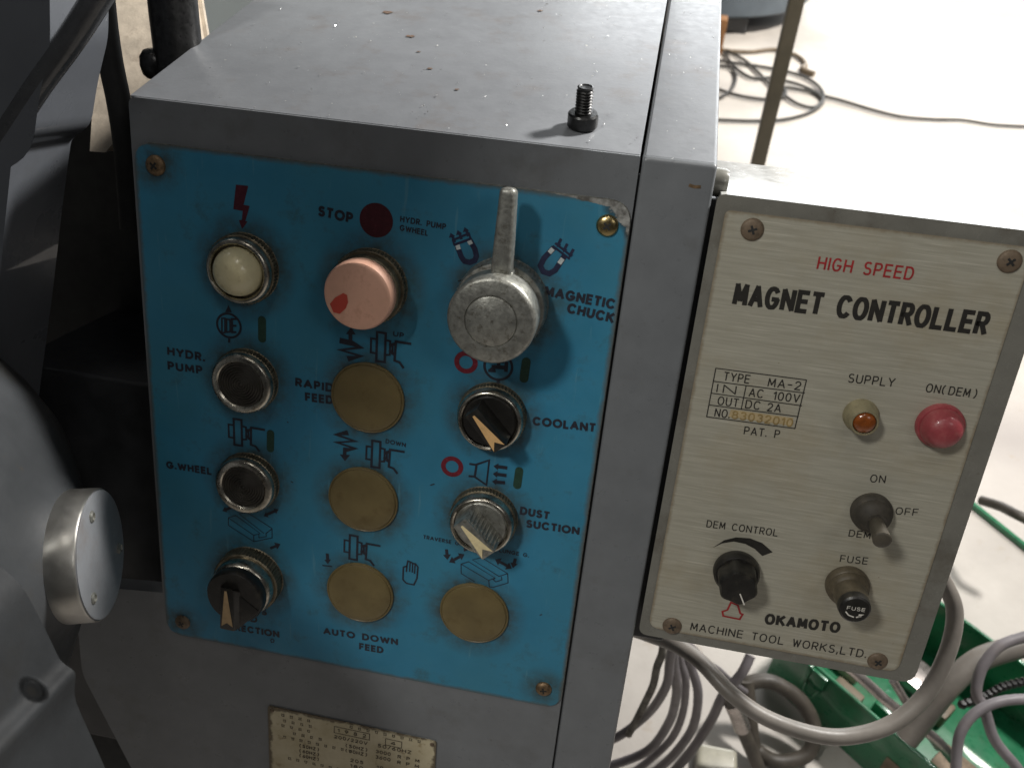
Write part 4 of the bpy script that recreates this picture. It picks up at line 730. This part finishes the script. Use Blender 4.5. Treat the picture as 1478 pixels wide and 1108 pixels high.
t = BM(); prism(t, rounded([tuple(p) for p in D['blk']], [0, 8, 12, 14, 10, 5, 4, 8, 0, 0, 0], 6), -178, -130, 11, 7); bk.part('casting', t, 'base')
s = D['set'][0]; t = BM(); lathe(t, (s[0], -177.8, s[1]), FY, [(3.4, 0), (3.3, .3), (2.6, .3), (2.5, .05), (2.2, .5), (1.2, .6)], 36); o = bk.part('socket_plug', t, 'base')
t = BM(); lathe(t, (s[0], -177.8, s[1]), FY, [(1.2, .3), (1.2, .66), (0.01, .66)], 20, cap1=False); bk.part('socket', t, 'black', o)
rc = Root('machine_recess', 'recess between the machine column and the blue panel, its shade coloured black', 'machine recess', (-60, 120, -200), 'C')
t = BM(); prism(t, rounded([(-8, 0), (-6, -520), (-200, -520), (-200, 0)], 2), 118, 150); rc.part('recess_shade', t, 'black')  # black plate added so the open gap reads as deep shade
t = BM(); box(t, (-90, 30, -330), (-3, 117, -112), 2); rc.part('ledge', t, 'dark')
t = BM(); A = [t.verts.new(p) for p in D['cast']]; B = [t.verts.new((p[0], p[1] + 26, p[2] - 6)) for p in D['cast']]; t.faces.new(A); t.faces.new(B[::-1]); bridge(t, A, B); t.normal_update(); bmesh.ops.bevel(t, geom=t.edges[:], offset=2, segments=2, affect='EDGES', clamp_overlap=True); solo('rough_bracket', t, 'rough', (-45, 75, -10), 'rough beige cast bracket rising behind the cabinet, top left', 'bracket', 'C')
t = BM(); tube(t, D['strip'], 5.0, 14); solo('black_hose', t, 'black', D['strip'][-1], 'black hose hanging in front of the beige bracket', 'hose', 'C')
t = BM(); tube(t, D['pipe'], 9.7, 28); pp = D['pipe']
pr_ = Root('dark_pipe', 'thick dark steel pipe standing behind the top left of the cabinet', 'pipe', pp[-1], 'C'); pr_.part('pipe_body', t, 'bolt')
l = D['lobe'][0]; t = BM(); lathe(t, (l[0] - 1, l[1], l[2] - 5), (0, -.3, 1), [(4, 0), (5.2, 1.5), (5.6, 5), (5, 8.5), (3.4, 10.5), (0.01, 11)], 26, cap1=False); pr_.part('pipe_plug', t, 'bolt')
t = BM(); prism(t, [(-180, 240), (-15, 240), (-15, -60), (-180, -60)], 260, 280, 2); solo('metal_partition', t, 'bgp', (-100, 265, -60), 'pale grey-green sheet metal partition behind the dark pipe', 'partition', 'C')
# ---------------------------------------------------------------- leads and floor clutter
t = BM(); tube(t, D['lead'], 4.25, 20, 10); solo('grey_lead', t, 'cord', D['lead'][7], 'thick grey lead looping below the controller box', 'cable')
names = ['innermost strand of the mauve-grey cables hanging under the bracket, nearest the cabinet', 'second strand from the cabinet among the hanging mauve-grey cables', 'third strand from the cabinet among the hanging mauve-grey cables', 'fourth strand from the cabinet among the hanging mauve-grey cables', 'separate mauve-grey cable running down right of the hanging bundle']
for p, n, r in zip(D['coil'], names, (3.4, 3.6, 3.1, 3.7, 4.0)):
    t = BM(); tube(t, p, r, 14, 10); solo('hanging_cable', t, 'cordp', p[-2], n, 'cable', group='mauve-grey cables hanging beside the cabinet')
t = BM(); tube(t, D['strap'], 2.8, 10, 8); solo('dusty_cord', t, 'fuzz', D['strap'][-1], 'fluffy dust covered cord behind the hanging cables', 'cord')
t = BM(); tube(t, D['thin'], 2.6, 12, 8); solo('pale_cable', t, 'cordp', D['thin'][-1], 'pale cable crossing behind the looping grey lead', 'cable')
t = BM(); R0 = [Vector(p) for p in D['ring']]; tube(t, R0 + [R0[0] + Vector((4, 4, 9))], 6.5, 16, 8); solo('dark_hose_loop', t, 'cordd', D['ring'][8], 'dark grimy hose lying in a loop on the floor', 'hose')
ft = Root('cable_fitting', 'dark cable with a bright metal sleeve crossing the hose loop', 'cable', D['fit2'][-1], 'W')
t = BM(); tube(t, D['fit'][:2], 6.2, 16, 6); tube(t, D['fit2'], 5.6, 16, 8); ft.part('jacket', t, 'cordd')
t = BM(); tube(t, D['fit'][1:], 6.9, 24, 6); ft.part('metal_sleeve', t, 'rod')
t = BM(); box(t, (303, 104, -600), (338, 130, -584), 5, 4); solo('plastic_pouch', t, 'bag', (320, 117, -600), 'small crumpled pale plastic pouch on the floor', 'pouch')

# green tray of fittings
P0 = Vector((366, 214, 0)); U = Vector((84, -71, 0)).normalized(); V = Vector((71, 84, 0)).normalized()
gb = Root('green_toolbox', 'open green enamelled steel toolbox on the floor', 'toolbox', tuple(P0 + U * 150 + V * 70 + Vector((0, 0, -600))), 'W')
def bpt(u, v, z): return tuple(P0 + U * u + V * v + Vector((0, 0, z)))
def slab(bm, u0, u1, v0, v1, z0, z1, bev=.8):
    hexa(bm, [bpt(u0, v0, z0), bpt(u1, v0, z0), bpt(u1, v0, z1), bpt(u0, v0, z1), bpt(u0, v1, z0), bpt(u1, v1, z0), bpt(u1, v1, z1), bpt(u0, v1, z1)], bev, 2)
t = BM(); slab(t, 0, 340, 0, 150, -599.5, -597); slab(t, 0, 340, 0, 2, -597, -531); slab(t, 0, 340, 148, 150, -597, -531); slab(t, 0, 2, 2, 148, -597, -531); slab(t, 338, 340, 2, 148, -597, -531); gb.part('tray', t, 'green')
t = BM(); tube(t, [bpt(0, 1, -530), bpt(340, 1, -530)], 2.0, 12, smooth=False); tube(t, [bpt(0, 149, -530), bpt(340, 149, -530)], 2.0, 12, smooth=False); tube(t, [bpt(1, 0, -530), bpt(1, 150, -530)], 2.0, 12, smooth=False); gb.part('rolled_rim', t, 'green')
t = BM(); slab(t, 36, 52, -4, -.3, -552, -530, .8); slab(t, 32, 37, -6, -.3, -556, -526, 1); tube(t, [bpt(38, -6, -548), bpt(40, -9, -556), bpt(48, -9, -556), bpt(51, -6, -546)], 1.3, 10); gb.part('latch', t, 'green')
t = BM(); prism(t, [(0, 0), (1, 0), (1, 1), (0, 1)], 0, 1)
t.free()
t = BM(); slab(t, 120, 165, -.6, -.2, -590, -560, .1); gb.part('worn_patch', t, 'tan', None, 'bare worn patch on the side')
for k, (u, v, z, a, b, c_, m_) in enumerate([(60, 40, -590, 14, 9, 8, 'tan'), (92, 60, -588, 10, 12, 9, 'green'), (40, 70, -590, 18, 10, 7, 'rough'), (120, 95, -588, 12, 10, 8, 'tan'), (160, 50, -586, 16, 14, 10, 'rust2'), (90, 110, -590, 12, 16, 7, 'rod')]):
    t = BM(); slab(t, u - a, u + a, v - b, v + b, -597, z + c_, 2.5)
    solo('fitting_block', t, m_, bpt(u, v, -597), ['tan block near the latch end of the toolbox', 'small green block in the toolbox beside the tan one', 'beige block in the corner of the toolbox', 'tan block by the far wall of the toolbox', 'brown steel block in the middle of the toolbox', 'bright steel block by the far wall of the toolbox'][k], 'block', group='blocks lying in the green toolbox')
for k, (n_, r, m_, lab, kind_) in enumerate([('loopA', 3.9, 'cordp', 'mauve-grey hose curving down at the right edge above the toolbox', 'hose'), ('loopB', 3.6, 'cordp', 'mauve-grey hose bent in an arch over the toolbox, nearest the right bottom corner', 'hose'), ('rod', 4.2, 'rod', 'shiny steel tube lying in the toolbox', 'tube'), ('rod2', 3.2, 'rod', 'thin steel tube beside the shiny thick one in the toolbox', 'tube'), ('bar', 9, 'cord', 'broad grey conduit lying across the toolbox', 'conduit'), ('hoseU', 5, 'cordd', 'brown hose on the bright floor beyond the controller', 'hose')]):
    t = BM(); tube(t, D[n_], r, 18, 10); solo({'loopA': 'grey_hose', 'loopB': 'grey_hose', 'rod': 'steel_tube', 'rod2': 'steel_tube', 'bar': 'conduit', 'hoseU': 'brown_hose'}[n_], t, m_, D[n_][len(D[n_]) // 2], lab, kind_, group={'hose': None, 'tube': None}.get(kind_))
t = BM(); Q = spline(D['chain'], 4)
for i, p in enumerate(Q): lathe(t, p - Vector((0, 0, 3)), (0, 0, 1), [(2, 0), (3.4, 2), (3.4, 4), (2, 6)], 12)
solo('bead_chain', t, 'bolt', D['chain'][2], 'dark shiny beaded chain between the two grey hoses', 'chain')
t = BM(); tube(t, [(596, 499, -596), (607.3, 487.7, -596), (650.4, 437.7, -596), (720, 357, -596)], 4, 4, smooth=False); solo('green_rail', t, 'green', (650, 437, -600), 'thin green rail on the bright floor right of the controller', 'rail')

# far floor, upper right
for p, lab in zip(D['cable'], ['large outer loop of the black cable coil on the floor', 'crossing inner loop of the black cable coil', 'lowest wide loop of the black cable coil', 'small round loop of black cable beside the cabinet edge', 'black cable running right across the floor from the coil']):
    t = BM(); tube(t, p, 3.4, 10, 10); solo('black_cable', t, 'cordb', p[-1], lab, 'cable', group='black cable coiled on the floor')
t = BM(); tube(t, D['plugc'], lambda s: 4.5 if s < .7 else 7, 10, 8); solo('brown_cable', t, 'tan', D['plugc'][4], 'short brown cable end lying above the black coil', 'cable')
t = BM(); box(t, (-8.5, -8.5, 0), (8.5, 8.5, 1600), 1.5)
pc = Vector((322, 800, -600))
for v in t.verts: v.co += pc
solo('steel_post', t, 'post', tuple(pc), 'drab square steel post standing upright behind the controller', 'post')
mb = Root('far_machine_foot', 'round blue-grey machine foot on the floor at the top edge', 'machine foot', (300, 2080, -600), 'W')
t = BM(); lathe(t, (270, 2230, -560), (0, 0, 1), [(250, 0), (262, 8), (262, 60), (240, 72), (120, 90), (110, 400)], 72); mb.part('pedestal', t, 'bluegrey')
for (x, y) in ((200, 2010), (330, 2030), (150, 2380)):
    t = BM(); box(t, (x - 40, y - 30, -600), (x + 40, y + 30, -560), 4); mb.part('foot_pad', t, 'dark')
t = BM(); box(t, (285, 1840, -600), (312, 1875, -520), 2); solo('wooden_block', t, 'wood', (298, 1857, -600), 'orange-brown wooden block on the floor at the cabinet edge', 'block')
